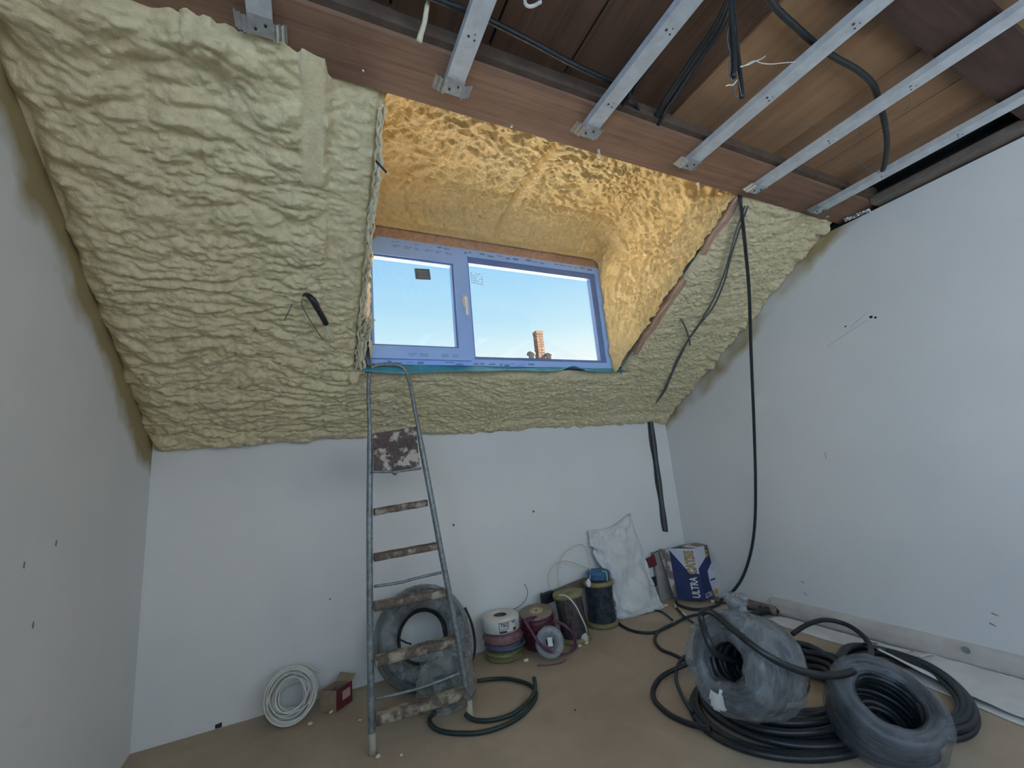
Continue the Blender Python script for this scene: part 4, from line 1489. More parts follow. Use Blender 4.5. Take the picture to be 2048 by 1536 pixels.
hose('green_hose', [atz(930, 1428, 0.03), atz(950, 1440, 0.011), atz(985, 1440, 0.011), atz(1025, 1428, 0.011), atz(1055, 1404, 0.028), atz(1070, 1380, 0.032), atz(1068, 1356, 0.05)], 0.0098, M_GREEN,
     'inner turn of dark green hose with its free end tipping up', 'hose', step=0.008, seg=10)

# ---- stack of reels
def ring(r0, r1, z0, z1, ch_=0.006):
    return [(r0, z0 + ch_), (r0, z1 - ch_), (r0 + ch_, z1), (r1 - ch_, z1), (r1, z1 - ch_), (r1, z0 + ch_), (r1 - ch_, z0), (r0 + ch_, z0)]


s0 = np.array([1.055, 2.600, 0.0])
gy = thing('green_yellow_reel', 'green and yellow wire reel at the bottom of the left stack', 'cable reel', tuple(s0))
p = coil_path(s0 + np.array([0.005, 0, 0.028]), (0, 0, 1), 0.085, 0.115, 0.036, 10, 60, 0.002, 41)
MB().tube(resample(p, 0.012), 0.0058, 7).build('wire', M_GREENY, gy, True)
MB().lathe(ring(0.03, 0.112, 0.002, 0.052), s0, seg=48, closed=True).build('core', M_SPOOLY, gy, True)
bl = thing('blue_wire_coil', 'slate-blue wire coil squashed in the middle of the left stack', 'cable reel', tuple(s0 + [0, 0, 0.055]))
p = coil_path(s0 + np.array([0.010, 0.0, 0.072]), (0.06, 0, 1), 0.080, 0.117, 0.020, 8, 60, 0.003, 42)
MB().tube(resample(p, 0.012), 0.0060, 7).build('wire', M_BLUEW, bl, True)
MB().lathe(ring(0.03, 0.106, 0.056, 0.088), s0, seg=48, closed=True).build('core', M_BLUEW, bl, True)
pk = thing('pink_wrapped_reel', 'dusty pink film-wrapped reel directly under the white reel', 'cable reel', tuple(s0 + [0, 0, 0.09]))
MB().lathe(ring(0.02, 0.112, 0.090, 0.146, 0.016), s0, seg=60, closed=True, warp=crumple(0.010, 26, 43)).build('wrap', M_PINKW, pk, True)
p = coil_path(s0 + np.array([0.0, 0, 0.112]), (0.05, 0.03, 1), 0.106, 0.117, 0.026, 5, 60, 0.004, 44)
MB().tube(resample(p, 0.012), 0.0045, 7).build('wire', M_PINKW, pk, True)
wr = thing('white_reel', 'white cable reel with a black printed label on top of the stack', 'cable reel', tuple(s0 + [0, 0, 0.152]))
wo_ = s0 + np.array([-0.008, 0, 0.0])
MB().lathe(ring(0.0395, 0.110, 0.154, 0.236, 0.010), wo_, seg=64, closed=True).build('reel', M_SPOOLW, wr, True)
MB().lathe([(0.0, 0.175), (0.034, 0.175), (0.0385, 0.180), (0.0375, 0.232), (0.036, 0.232)], wo_, seg=32).build('bore_shade', simple('bore_shade_grey', (0.20, 0.20, 0.21), 0.8), wr, True, fix=False)  # grey sleeve puts the shade of the bore into colour
MB().lathe(ring(0.104, 0.1135, 0.158, 0.226, 0.002), wo_, seg=64, closed=True).build('paper_band', M_PAPER, wr, True)
# curved label on the band, facing the room
def on_band(a, z, r=0.1142):
    return wo_ + np.array([r * math.cos(a), r * math.sin(a), z])


a0, a1 = math.radians(-118), math.radians(-62)
aa = np.linspace(a0, a1, 16)
def band_strip(za, zb, ta, tb, r):
    m_ = MB()
    m_.grid(np.array([[on_band(a, z, r) for z in (za, zb)] for a in np.linspace(ta, tb, 14)]))
    return m_
lab_ = band_strip(0.164, 0.222, a0, a1, 0.1143).build('label', M_PAPER, wr)
bd = MB()
for za, zb, ta, tb in ((0.219, 0.222, a0, a1), (0.164, 0.1665, a0, a1), (0.164, 0.222, a0, a0 + 0.03), (0.164, 0.222, a1 - 0.03, a1), (0.166, 0.174, a0 + 0.04, a0 + 0.4), (0.168, 0.182, a1 - 0.22, a1 - 0.04)):
    bd.grid(np.array([[on_band(a, z, 0.1147) for z in (za, zb)] for a in np.linspace(ta, tb, 10)]))
bd.build('label_border', simple('dark_red_ink', (0.10, 0.03, 0.035), 0.6), lab_)
v, f = text_mesh('TEQ', 1.0, 0.03, 0.0)
lo, hi = v.min(0), v.max(0)
tv = []
for q_ in v:
    s1 = (q_[0] - lo[0]) / (hi[0] - lo[0])
    s2 = (q_[1] - lo[1]) / (hi[1] - lo[1])
    tv.append(on_band(a0 + 0.07 + 0.46 * s1, 0.193 + 0.023 * s2, 0.1149))
MB().add(tv, f).build('lettering', M_INK, lab_, fix=False)
sm = MB()
for k in range(3):
    sm.grid(np.array([[on_band(a, z, 0.1149) for z in (0.186 - 0.006 * k, 0.1885 - 0.006 * k)] for a in np.linspace(a0 + 0.08, a0 + 0.55 - 0.08 * k, 8)]))
sm.grid(np.array([[on_band(a, z, 0.1149) for z in (0.208, 0.216)] for a in np.linspace(a1 - 0.26, a1 - 0.08, 8)]))
sm.build('small_print', simple('grey_ink', (0.13, 0.13, 0.14), 0.6), lab_)

# ---- red wire reel with a brown disc on top, leaning
r0_ = np.array([1.300, 2.595, 0.0])
rd = thing('red_wire_reel', 'wine-red wire reel with a dirty brown disc on top beside the white reel', 'cable reel', tuple(r0_))
rax = np.array([-0.10, -0.10, 1.0])
rax /= np.linalg.norm(rax)
MB().lathe([(0, 0.004), (0.095, 0.004), (0.098, 0.02), (0.088, 0.03), (0.092, 0.10), (0.098, 0.15), (0.098, 0.19), (0.0, 0.192)], r0_, rax, 56, False, crumple(0.010, 30, 51)).build('wire_pack', M_REDW, rd, True)
p = coil_path(r0_ + rax * 0.10, rax, 0.094, 0.103, 0.15, 16, 54, 0.004, 52)
p[:, 2] = np.maximum(p[:, 2], 0.005)
MB().tube(resample(p, 0.012), 0.0042, 6).build('wire', M_REDW, rd, True)
dsc = MB().lathe([(0, 0.196), (0.098, 0.196), (0.104, 0.200), (0.104, 0.208), (0.098, 0.212), (0, 0.212)], r0_, rax, 48).build('disc', M_FLANGE, rd, True)
MB().lathe([(0, 0.2125), (0.044, 0.2125), (0.044, 0.2150), (0.008, 0.2155), (0.006, 0.210), (0, 0.210)], r0_, rax, 36).build('hub', M_TANDISC, dsc, True, label='round tan hub label')
MB().lathe([(0, 0.2157), (0.007, 0.2157), (0.007, 0.2162), (0, 0.2162)], r0_, rax, 16).build('bore', M_INK, dsc)
cr = MB()
for k in range(7):
    a = math.radians(-20 + 22 * k)
    pp = [r0_ + rax * (0.205 - 0.03 * j) + np.array([math.cos(a + 0.1 * j), math.sin(a + 0.1 * j), 0]) * (0.100 + 0.012 * math.sin(j + k)) for j in range(5)]
    cr.tube(curve(pp, 0.01), 0.008, 6)
cr.build('torn_wrap', M_PINKW, rd, True)

# ---- clear plastic spool lying on its side with plum cable
cs = np.array([1.262, 2.400, 0.084])
cax = np.array([-0.34, -0.86, 0.42])
cax /= np.linalg.norm(cax)
cp_ = thing('clear_spool', 'clear plastic spool lying on its side in front of the red reel', 'spool', (1.262, 2.400, 0))
for s_ in (-1, 1):
    MB().lathe([(0.030, s_ * 0.030), (0.060, s_ * 0.032), (0.080, s_ * 0.036), (0.0825, s_ * 0.040), (0.080, s_ * 0.043), (0.060, s_ * 0.039), (0.030, s_ * 0.037)], cs, cax, 48, True).build('flange', M_CLEARP, cp_, True, fix=False)
MB().lathe([(0.030, -0.034), (0.030, 0.036), (0.024, 0.036), (0.024, -0.034)], cs, cax, 28, True).build('hub', M_CLEARP, cp_, True, fix=False)
u_, w_, a_ = basis(cax)
MB().obox(cs + cax * 0.038, u_ * 0.014, w_ * 0.022, cax * 0.001).build('hub_label', M_PAPER, cp_, label='white paper label on the hub')
p = coil_path(cs, cax, 0.040, 0.052, 0.045, 10, 44, 0.002, 53)
MB().tube(resample(p, 0.01), 0.0040, 6).build('wound_wire', M_BLUEW, cp_, True)
pw = thing('plum_cable', 'plum cable straggling in loops round the clear spool', 'cable', (1.42, 2.42, 0))
for k in range(7):
    dx, dy = 3.2 * math.sin(k * 2.1), 3.2 * math.cos(k * 1.7)
    pts = [aty(1052 + dx, 1242 + dy, 2.44), aty(1062 + dx * .6, 1262 + dy, 2.40), aty(1080 + dx, 1288 + dy, 2.36), aty(1110 + dx, 1306 + dy, 2.35), aty(1138 + dx, 1308 + dy * .6, 2.38), aty(1150 + dx, 1292 + dy, 2.42),
           aty(1146 + dx, 1268 + dy, 2.46), aty(1128 + dx, 1250 + dy, 2.50), aty(1100 + dx, 1240 + dy, 2.51), aty(1070 + dx, 1236 + dy, 2.50)]
    pts = [np.array([a[0], a[1], max(a[2], 0.006)]) for a in pts]
    MB().tube(curve(pts, 0.01, closed=True), 0.0032, 6, closed=True).build('loop', M_PURP if k % 3 else M_REDW, pw, True)
MB().tube(curve([atz(1075, 1331, 0.004), atz(1095, 1330, 0.004), atz(1120, 1326, 0.004), atz(1133, 1318, 0.006)], 0.01), 0.0030, 6).build('free_end', M_PURP, pw, True)
hose('springy_wire', [atz(1024, 1220, 0.20), aty(1040, 1212, 2.70), aty(1052, 1198, 2.70), aty(1055, 1182, 2.70), aty(1049, 1168, 2.70)], 0.0022, M_GREYC, 'springy dark wire rising against the wall behind the red reel', 'wire')

# ---- dark wrapped drums
def drum(label, c, r, h, wrap, seed, lean=(0, 0, 1), fh=0.030, bore=True):
    t_ = thing('cable_drum', label, 'cable drum', (float(c[0]), float(c[1]), 0), 'film-wrapped cable drums')
    def fl_(z0, z1):
        return MB().lathe([(0.022, z0 + 0.004), (0.022, z1 - 0.003), (r * 0.55, z1 - 0.006), (r * 0.86, z1), (r, z1 - 0.004), (r * 1.02, (z0 + z1) / 2), (r, z0 + 0.004), (r * 0.9, z0)], c, lean, 48, True)
    fl_(0.0, fh).build('flange', M_SPOOLY, t_, True)
    fl_(h - fh, h).build('flange', M_SPOOLY, t_, True)
    MB().lathe([(r * 0.90, fh - 0.004), (r * 0.93, fh + 0.02), (r * 0.90, h * 0.5), (r * 0.94, h - fh - 0.02), (r * 0.92, h - fh + 0.004)], c, lean, 64, False, crumple(0.018, 26, seed)).build('wrap', wrap, t_, True, fix=False)
    MB().lathe([(0, 0.01), (r * 0.80, 0.012), (r * 0.80, h - 0.012), (0.022, h - 0.014), (0.0, h - 0.014)], c, lean, 32).build('winding', wrap, t_, True)
    return t_


drum('brown film-wrapped cable drum with a white cable over its rim', np.array([1.520, 2.530, 0.0]), 0.098, 0.285, M_DKWRAP, 61, (-0.06, 0.05, 1))
d4 = np.array([1.805, 2.625, 0.0])
drum('navy film-wrapped cable drum carrying a blue wire coil', d4, 0.105, 0.285, M_NAVYW, 62, (0.0, 0.0, 1))
bc_ = thing('blue_wire_coil', 'bright blue wire coil lying on the navy drum', 'wire coil', tuple(d4 + [0.01, 0, 0.286]))
p = coil_path(d4 + np.array([0.012, 0, 0.318]), (0.05, 0, 1), 0.045, 0.078, 0.052, 16, 44, 0.002, 63)
MB().tube(resample(p, 0.01), 0.0042, 6).build('wire', M_SKYB, bc_, True)
MB().lathe(ring(0.035, 0.078, 0.290, 0.343, 0.008), d4 + np.array([0.012, 0, 0]), seg=40, closed=True).build('bundle', M_SKYB, bc_, True)
u0 = d4 + np.array([0.012, 0, 0])
MB().tube(curve([u0 + np.array([0.0, -0.04, 0.347]), u0 + np.array([0.005, -0.083, 0.345]), u0 + np.array([0.006, -0.088, 0.318]), u0 + np.array([0.006, -0.084, 0.290])], 0.006), 0.0035, 6).build('white_tie', M_WHITEC, bc_, True)

# ---- batten lying on the drums with a black taped end
p0, p1 = aty(1090, 1197, 2.66), aty(1172, 1163, 2.70)
ax_ = (p1 - p0) / np.linalg.norm(p1 - p0)
bt = thing('batten', 'brown wooden batten with a black end resting across the drums', 'batten', tuple(p0))
side = np.cross(ax_, up)
side /= np.linalg.norm(side)
v3 = np.cross(side, ax_)
MB().obox((p0 + p1) / 2, ax_ * np.linalg.norm(p1 - p0) / 2, side * 0.012, v3 * 0.026).build('stick', M_BATTEN, bt)
MB().obox(p0 + ax_ * 0.02, ax_ * 0.045, side * 0.014, v3 * 0.032).build('black_end', M_CABLE, bt, label='black taped end')
# white cables arching up behind the drums
lpz = [(1118, 1175), (1115, 1150), (1118, 1125), (1132, 1104), (1155, 1090), (1168, 1092), (1176, 1112), (1180, 1145), (1177, 1160)]
hose('white_cable_loop', [aty(a, b, 2.70) for a, b in lpz[:-2]] + [aty(1181, 1145, 2.64), aty(1177, 1166, 2.56)], 0.0030, M_CREAM, 'taller thin white cable loop arching over the drums', 'cable', group='white cable loops on the wall')
lpz = [(1101, 1182), (1096, 1158), (1101, 1138), (1116, 1124), (1135, 1122), (1160, 1131), (1181, 1140), (1179, 1152), (1177, 1164)]
hose('white_cable_loop', [aty(a, b, 2.67) for a, b in lpz[:-2]] + [aty(1180, 1152, 2.60), aty(1177, 1168, 2.56)], 0.0032, M_CREAM, 'lower thin white cable loop arching over the brown drum', 'cable', group='white cable loops on the wall')


def lump(name, c, r, mat, seed, sq=(1, 1, 1), **tags):
    a = np.linspace(0.02, math.pi - 0.02, 9)
    b = np.linspace(0, 2 * math.pi, 12, endpoint=False)
    G = np.array([[np.asarray(c) + np.array([math.sin(i) * math.cos(j) * r * sq[0], math.sin(i) * math.sin(j) * r * sq[1], math.cos(i) * r * sq[2]]) for j in b] for i in a])
    G = G + normals(G) * (0.5 * r * noise(G * (1.1 / r) + seed, seed))[..., None]
    m_ = MB().grid(G, closed_v=True)
    m_.f.append(tuple(range(12)))
    m_.f.append(tuple(8 * 12 + j for j in reversed(range(12))))
    return m_.build(name, mat, None, True, **tags)


lump('taped_cable_end', aty(1177, 1167, 2.56), 0.018, M_PAPER, 5, (1, 1, 1.3), **T('crumpled white tape knob on the end of the cable loop', 'tape'))
hose('white_cable', [aty(1118, 1190, 2.50), aty(1134, 1193, 2.44), aty(1150, 1210, 2.40), aty(1163, 1235, 2.40), aty(1172, 1256, 2.41), atz(1174, 1270, 0.03)], 0.0048, M_WHITEC, 'white cable draped over the brown drum down to the floor', 'cable')
lump('bag_scrap', atz(1168, 1276, 0.028), 0.030, M_CREAM, 7, (1.1, 0.8, 1.0), **T('pale plastic scrap where the white cable meets the floor', 'scrap'))

# ---- white rubble sack slumped against the knee wall
Lb = [(1228, 1233), (1219, 1205), (1209, 1170), (1200, 1135), (1188, 1105), (1179, 1082), (1176, 1070)]
Rb = [(1329, 1216), (1322, 1200), (1309, 1170), (1294, 1125), (1284, 1100), (1270, 1062), (1262, 1034)]
G = []
n_h = 44
for k in range(n_h):
    t = k / (n_h - 1)
    yq = 2.64 + 0.085 * t ** 0.7
    iv = np.linspace(0, 1, 7)
    l2 = aty(np.interp(t, iv, [q[0] for q in Lb]), np.interp(t, iv, [q[1] for q in Lb]), yq)
    r2 = aty(np.interp(t, iv, [q[0] for q in Rb]), np.interp(t, iv, [q[1] for q in Rb]), yq)
    if t == 0:
        l2[2] = r2[2] = 0.004
    c0 = (l2 + r2) / 2
    hw = (r2 - l2) / 2
    dp = 0.092 * (1 - t) ** 0.8 + 0.010
    dp *= min(1.0, 0.6 + 4 * t)
    row = []
    for a in np.linspace(0, 2 * math.pi, 72, endpoint=False):
        ca, sa = math.cos(a), math.sin(a)
        q2 = c0 + hw * np.sign(ca) * abs(ca) ** 0.8 + np.array([0, -dp * np.sign(sa) * abs(sa) ** 0.9 * (1.0 if sa > 0 else 0.35), 0])
        row.append(q2)
    G.append(row)
G = np.array(G)
wv = noise(G * [8, 8, 5], 83) * 0.034 + np.abs(noise(G * [16, 16, 8] + noise(G * 5, 84)[..., None] * 2.5, 85)) * 0.050 + np.abs(noise(G * [40, 40, 22], 86)) * 0.014
tt_ = np.linspace(0, 1, n_h)[:, None]
G = G + normals(G) * -wv[..., None] * np.where(tt_ < 0.03, 0.2, 1)[..., None]
G[..., 1] = np.minimum(G[..., 1], YW - 0.004)
G[..., 2] = np.maximum(G[..., 2], 0.003)
# pinched, uneven mouth
G[-1, :, 2] += 0.020 * np.sin(np.linspace(0, 4 * math.pi, 72) + 1) + 0.012
G[-2, :, 2] += 0.008 * np.sin(np.linspace(0, 4 * math.pi, 72) + 1)
sk2 = MB().grid(G, closed_v=True)
sk2.f.append(tuple(range(72)))
sack = sk2.build('rubble_sack', M_SACK, None, True, fix=False, **T('slumped white woven rubble sack leaning on the knee wall', 'sack'))
sack.modifiers.new('thickness', 'SOLIDIFY').thickness = 0.0015
ea = atz(1326, 1218, 0.02)
lump('sack_ear', ea + np.array([0.0, 0, 0.004]), 0.024, M_SACK, 9, (1.3, 0.8, 0.8), **T('knotted corner ear of the white sack on the floor', 'sack corner')) if False else None

# ---- socket box and clutter behind the sack
sb = thing('socket_box', 'grey wall box with a dark red flag of tape between sack and blue box', 'socket', tuple(aty(1320, 1190, YW)))
q1, q2 = aty(1296, 1100, YW), aty(1352, 1192, YW)
MB().box((q1[0] + 0.02, YW - 0.035, 0.002), (q2[0], YW - 0.002, q1[2] - 0.02)).build('box', M_GREYB, sb)
q3, q4 = aty(1291, 1118, YW - 0.04), aty(1313, 1134, YW - 0.04)
MB().poly([(q3[0], YW - 0.036, q3[2]), (q4[0], YW - 0.036, q3[2] + 0.012), (q4[0] + 0.01, YW - 0.036, q4[2] + 0.012), (q3[0], YW - 0.036, q4[2])], (0, -1, 0), 0.004).build('tape_flag', M_RED, sb, label='dark red tape flag')
q5 = aty(1309, 1163, YW - 0.04)
MB().box((q5[0] - 0.02, YW - 0.040, q5[2] - 0.035), (q5[0] + 0.02, YW - 0.036, q5[2] + 0.035)).build('opening', M_SCREW, sb)
hose('thin_black_wire', [aty(1302, 1112, 2.70), aty(1312, 1104, 2.68), aty(1322, 1100, 2.66)], 0.0030, M_CABLE, 'thin black wire bridging the sack and the blue box', 'wire')

# ---- blue and white cable box
cbx = thing('cable_box', 'blue and white cardboard cable box tilted in the far right corner', 'box', (2.60, 2.50, 0))
bA0, bE0, bB0 = atz(1356, 1198, 0.024), atz(1409, 1201, 0.024), None
e1 = bA0 - bE0                                    # along the left face, away from the near edge
ln1 = np.linalg.norm(e1[:2])
e1 = np.array([e1[0], e1[1], 0]) / ln1
e2 = np.array([-e1[1], e1[0], 0.0])
if e2[0] < 0:
    e2 = -e2
e2 = np.array([0.995, 0.06, 0]) * 0.85 + e2 * 0.15
e2 /= np.linalg.norm(e2)
up2 = aty(1389, 1097.5, bE0[1] + 0.035) - bE0       # near vertical edge, tilted
HB = np.linalg.norm(up2)
u3 = up2 / HB
wA, wB = ln1 * 1.02, 0.215
nA = np.cross(e1, u3)
nA /= np.linalg.norm(nA)
if nA @ (CAM - bE0) < 0:
    nA = -nA
nB = np.cross(e2, u3)
nB /= np.linalg.norm(nB)
if nB @ (CAM - bE0) < 0:
    nB = -nB
c4 = [bE0, bE0 + e2 * wB, bE0 + e2 * wB + e1 * wA, bE0 + e1 * wA]
v = c4 + [q + u3 * HB for q in c4]
MB().add(v, [(0, 1, 2, 3), (0, 4, 5, 1), (1, 5, 6, 2), (2, 6, 7, 3), (3, 7, 4, 0), (4, 7, 6, 5)]).build('carton', M_LILAC, cbx)


def fA(s, t, l=0.0008):        # s: 0 at the near edge -> 1 at the far edge, t: 0 bottom -> 1 top
    return bE0 + e1 * wA * s + u3 * HB * t + nA * l


def fB(s, t, l=0.0008):
    return bE0 + e2 * wB * s + u3 * HB * t + nB * l


MB().poly([fA(0.0, 0.0), fA(1.0, 0.0), fA(1.0, 0.98), fA(0.40, 0.55), fA(0.0, 0.50)], nA, 0.0006).build('blue_print', M_BLUE, cbx)
MB().poly([fA(0.0, 0.50), fA(0.40, 0.55), fA(0.36, 0.50), fA(0.0, 0.36)], nA, 0.0009).build('blue_print', M_BLUE, cbx)
MB().poly([fB(0.0, 0.0), fB(0.60, 0.0), fB(0.48, 0.30), fB(0.48, 0.50), fB(1.0, 0.72), fB(1.0, 1.0), fB(0.55, 1.0), fB(0.55, 0.78), fB(0.0, 0.60)], nB, 0.0006).build('blue_print', M_BLUE, cbx)
MB().poly([fB(0.62, 0.02), fB(0.98, 0.02), fB(0.98, 0.12), fB(0.62, 0.12)], nB, 0.0009).build('mustard_panel', M_YEL, cbx)
MB().poly([fB(0.55, 0.30), fB(0.98, 0.30), fB(0.98, 0.33), fB(0.55, 0.33)], nB, 0.0009).build('blue_line', M_BLUE, cbx)
for s_, t_, n_ in ((0.10, 0.80, 'A'), (0.80, 0.52, 'B')):
    f_ = fA if n_ == 'A' else fB
    k_ = nA if n_ == 'A' else nB
    MB().poly([f_(s_ + 0.05 * math.cos(a), t_ + 0.04 * math.sin(a)) for a in np.linspace(0, 2 * math.pi, 6, endpoint=False)], k_, 0.0009).build('emblem', simple('pale_teal_ink', (0.30, 0.38, 0.42), 0.6), cbx)
# lettering reads upwards on the left face
put_text('lettering', 'ULTRA', fA(0.26, 0.245, 0.0015), u3, e1, nA, HB * 0.40, wA * 0.30, M_PAPER, cbx, 0.03)
put_text('lettering', 'CAT5E', fA(0.26, 0.725, 0.0012), u3, e1, nA, HB * 0.465, wA * 0.37, M_INK, cbx, 0.06)
put_text('lettering', 'CAT5E', fA(0.26, 0.725, 0.0020), u3, e1, nA, HB * 0.45, wA * 0.33, M_YEL, cbx, 0.02)
put_text('lettering', 'Data', fB(0.86, 0.865, 0.0014), -u3, e2, nB, HB * 0.22, wB * 0.20, M_YEL, cbx, 0.03)
put_text('lettering', 'Link', fB(0.64, 0.865, 0.0014), -u3, e2, nB, HB * 0.22, wB * 0.20, M_YEL, cbx, 0.03)
put_text('lettering', 'ULTRA', fB(0.30, 0.07, 0.0014), e2, u3, nB, wB * 0.42, HB * 0.10, M_LILAC, cbx, 0.02)
# torn top flaps and the bulged brown side
tp0 = [q + u3 * HB for q in c4]
MB().poly([tp0[0] + u3 * 0.001, tp0[1] + u3 * 0.001, (tp0[1] + tp0[2]) / 2 + u3 * 0.010, (tp0[0] + tp0[3]) / 2 + u3 * 0.014], u3, 0.002).build('top_flap', M_CARDW, cbx)
MB().poly([tp0[3], tp0[2], (tp0[1] + tp0[2]) / 2 + u3 * 0.006, (tp0[0] + tp0[3]) / 2 + u3 * 0.022], u3, 0.002).build('top_flap', M_CARDW, cbx)
MB().poly([tp0[0] * 0.7 + tp0[1] * 0.3 + u3 * 0.006, tp0[0] * 0.35 + tp0[1] * 0.65 + u3 * 0.006, tp0[0] * 0.3 + tp0[2] * 0.5 + tp0[1] * 0.2 + u3 * 0.014, tp0[0] * 0.6 + tp0[2] * 0.4 + u3 * 0.014], u3, 0.003).build('hand_hole', M_CARD, cbx)
fo = bE0 + e1 * wA
d3 = (e1 * 0.9 - e2 * 0.25)
G = np.array([[fo + u3 * HB * t + d3 * (s_ * 0.052 * (0.35 + t)) + np.array([0, 0, 0.008 * math.sin(9 * t + s_ * 3)]) for s_ in np.linspace(0, 1, 6)] for t in np.linspace(0.02, 1.02, 16)])
o_ = MB().grid(G).build('side_flap', spatter('torn_box_side', (0.17, 0.14, 0.12), (0.48, 0.46, 0.44), 14, 0.46, 0.56), cbx)
o_.modifiers.new('card', 'SOLIDIFY').thickness = 0.002

# ---- cables on the floor between the sack and the coils
hose('floor_cable', [atz(1232, 1236, 0.009), atz(1242, 1250, 0.009), atz(1268, 1262, 0.009), atz(1305, 1265, 0.009), atz(1340, 1252, 0.009), atz(1375, 1234, 0.012), atz(1410, 1227, 0.009), atz(1445, 1228, 0.009), atz(1470, 1234, 0.009)], 0.0085, M_CABLE,
     'black cable curving over the floor from the sack towards the coils', 'cable', group='loose cables on the floor')
hose('floor_cable', [atz(1345, 1248, 0.016), atz(1318, 1262, 0.009), atz(1310, 1280, 0.009), atz(1322, 1298, 0.009), atz(1345, 1308, 0.009), atz(1366, 1318, 0.009), atz(1390, 1330, 0.012)], 0.0085, M_CABLE,
     'black cable making a bend on the floor before it dives behind the wrapped coil', 'cable', group='loose cables on the floor')
hose('floor_cable', [atz(1285, 1222, 0.008), atz(1320, 1222, 0.008), atz(1345, 1240, 0.008)], 0.0055, M_CABLE, 'thin black cable end emerging from under the white sack', 'cable', group='loose cables on the floor')
fc = thing('floor_cable', 'black cable with a white stripped end lying between sack and coils', 'cable', tuple(atz(1365, 1230, 0)), 'loose cables on the floor')
MB().tube(curve([atz(1352, 1215, 0.012), atz(1362, 1226, 0.008), atz(1378, 1240, 0.022), atz(1400, 1252, 0.01), atz(1425, 1258, 0.01)], 0.008), 0.0065, 8).build('sheath', M_CABLE, fc, True)
MB().tube(curve([atz(1350, 1209, 0.014), atz(1352, 1216, 0.012)], 0.004), 0.0075, 8).build('white_end', M_WHITEC, fc, True)
MB().tube(curve([atz(1366, 1226, 0.016), atz(1371, 1231, 0.016)], 0.004), 0.0085, 8).build('white_sleeve', M_WHITEC, fc, True)
hose('floor_cable', [atz(1430, 1204, 0.010), atz(1450, 1206, 0.008), atz(1475, 1210, 0.008), atz(1500, 1218, 0.008)], 0.0065, M_CABLE, 'black cable leading from the blue box past the timber offcut', 'cable', group='loose cables on the floor')

# ---- timber offcut and black pipe offcut along the right wall
p0, p1 = atz(1466, 1198, 0.030), atz(1560, 1220, 0.030)
p0[0], p1[0] = min(p0[0], XR - 0.045), min(p1[0], XR - 0.045)
of = thing('timber_offcut', 'round stained timber offcut lying along the right wall', 'timber', tuple((p0 + p1) / 2 * [1, 1, 0]))
MB().tube(np.linspace(p0, p1, 20), 0.029, 14).build('log', M_OFFCUT, of, True)
pm_ = p0 + (p1 - p0) * 0.72
MB().lathe([(0, -0.002), (0.012, -0.002), (0.010, 0.001), (0, 0.001)], pm_ + np.array([-0.028, 0, 0.008]), (-1, 0, 0.3), 10).build('knot', M_SCREW, of)
pp_ = thing('pipe_offcut', 'thick black corrugated pipe offcut behind the wrapped coil', 'pipe', tuple(atz(1540, 1228, 0)))
pth = curve([atz(1500, 1236, 0.028), atz(1520, 1224, 0.028), atz(1545, 1220, 0.03), atz(1570, 1221, 0.034)], 0.006)
MB().tube(pth, 0.024, 16, rib=0.06, caps=False).build('pipe', M_BLACK, pp_, True)
MB().tube(pth, 0.020, 16, caps=False).build('bore', M_VOID, pp_, True, fix=False)


# ---- pale sheets along the right wall
def sheet(label, quad, nu, nv, bump, seed, lift=None):
    a, b, c, d = [atz(px, py, 0.0) for px, py in quad]
    G = np.zeros((nu, nv, 3))
    for i, s_ in enumerate(np.linspace(0, 1, nu)):
        for j, t_ in enumerate(np.linspace(0, 1, nv)):
            q = (a * (1 - s_) + b * s_) * (1 - t_) + (d * (1 - s_) + c * s_) * t_
            z = 0.004 + bump * abs(noise(np.array([q[0] * 5, q[1] * 5, seed]))[()]) + (lift(s_, t_) if lift else 0)
            G[i, j] = (min(q[0], XR - 0.045) + 0.006 * noise(np.array([s_ * 8, t_ * 8, seed + 0.5]))[()], q[1], z)
    o = MB().grid(G).build('paper_sheet', M_SHEET, None, True, **T(label, 'sheet', 'pale sheets along the right wall'))
    o.modifiers.new('thickness', 'SOLIDIFY').thickness = 0.003
    return o


sheet('pale sheet lying furthest along the right wall behind the loose loop', [(1520, 1240), (1610, 1226), (1745, 1262), (1715, 1300)], 24, 24, 0.006, 1)
sheet('small pale sheet with a curled corner in the middle of the row by the wall', [(1745, 1300), (1790, 1256), (1895, 1300), (1850, 1340)], 26, 26, 0.012, 2, lambda s, t: 0.05 * max(0, 1 - s * 1.6) * t * t)
sheet('largest pale sheet running out of the frame along the right wall', [(1760, 1330), (1890, 1292), (2120, 1358), (2110, 1470)], 50, 36, 0.010, 3, lambda s, t: 0.055 * math.exp(-((s - 0.02) / 0.10) ** 2) * (1 - t) ** 2 + 0.012)
sheet('second pale sheet edge peeping out under the largest one', [(1780, 1345), (1900, 1320), (2110, 1385), (2105, 1478)], 30, 24, 0.003, 4)

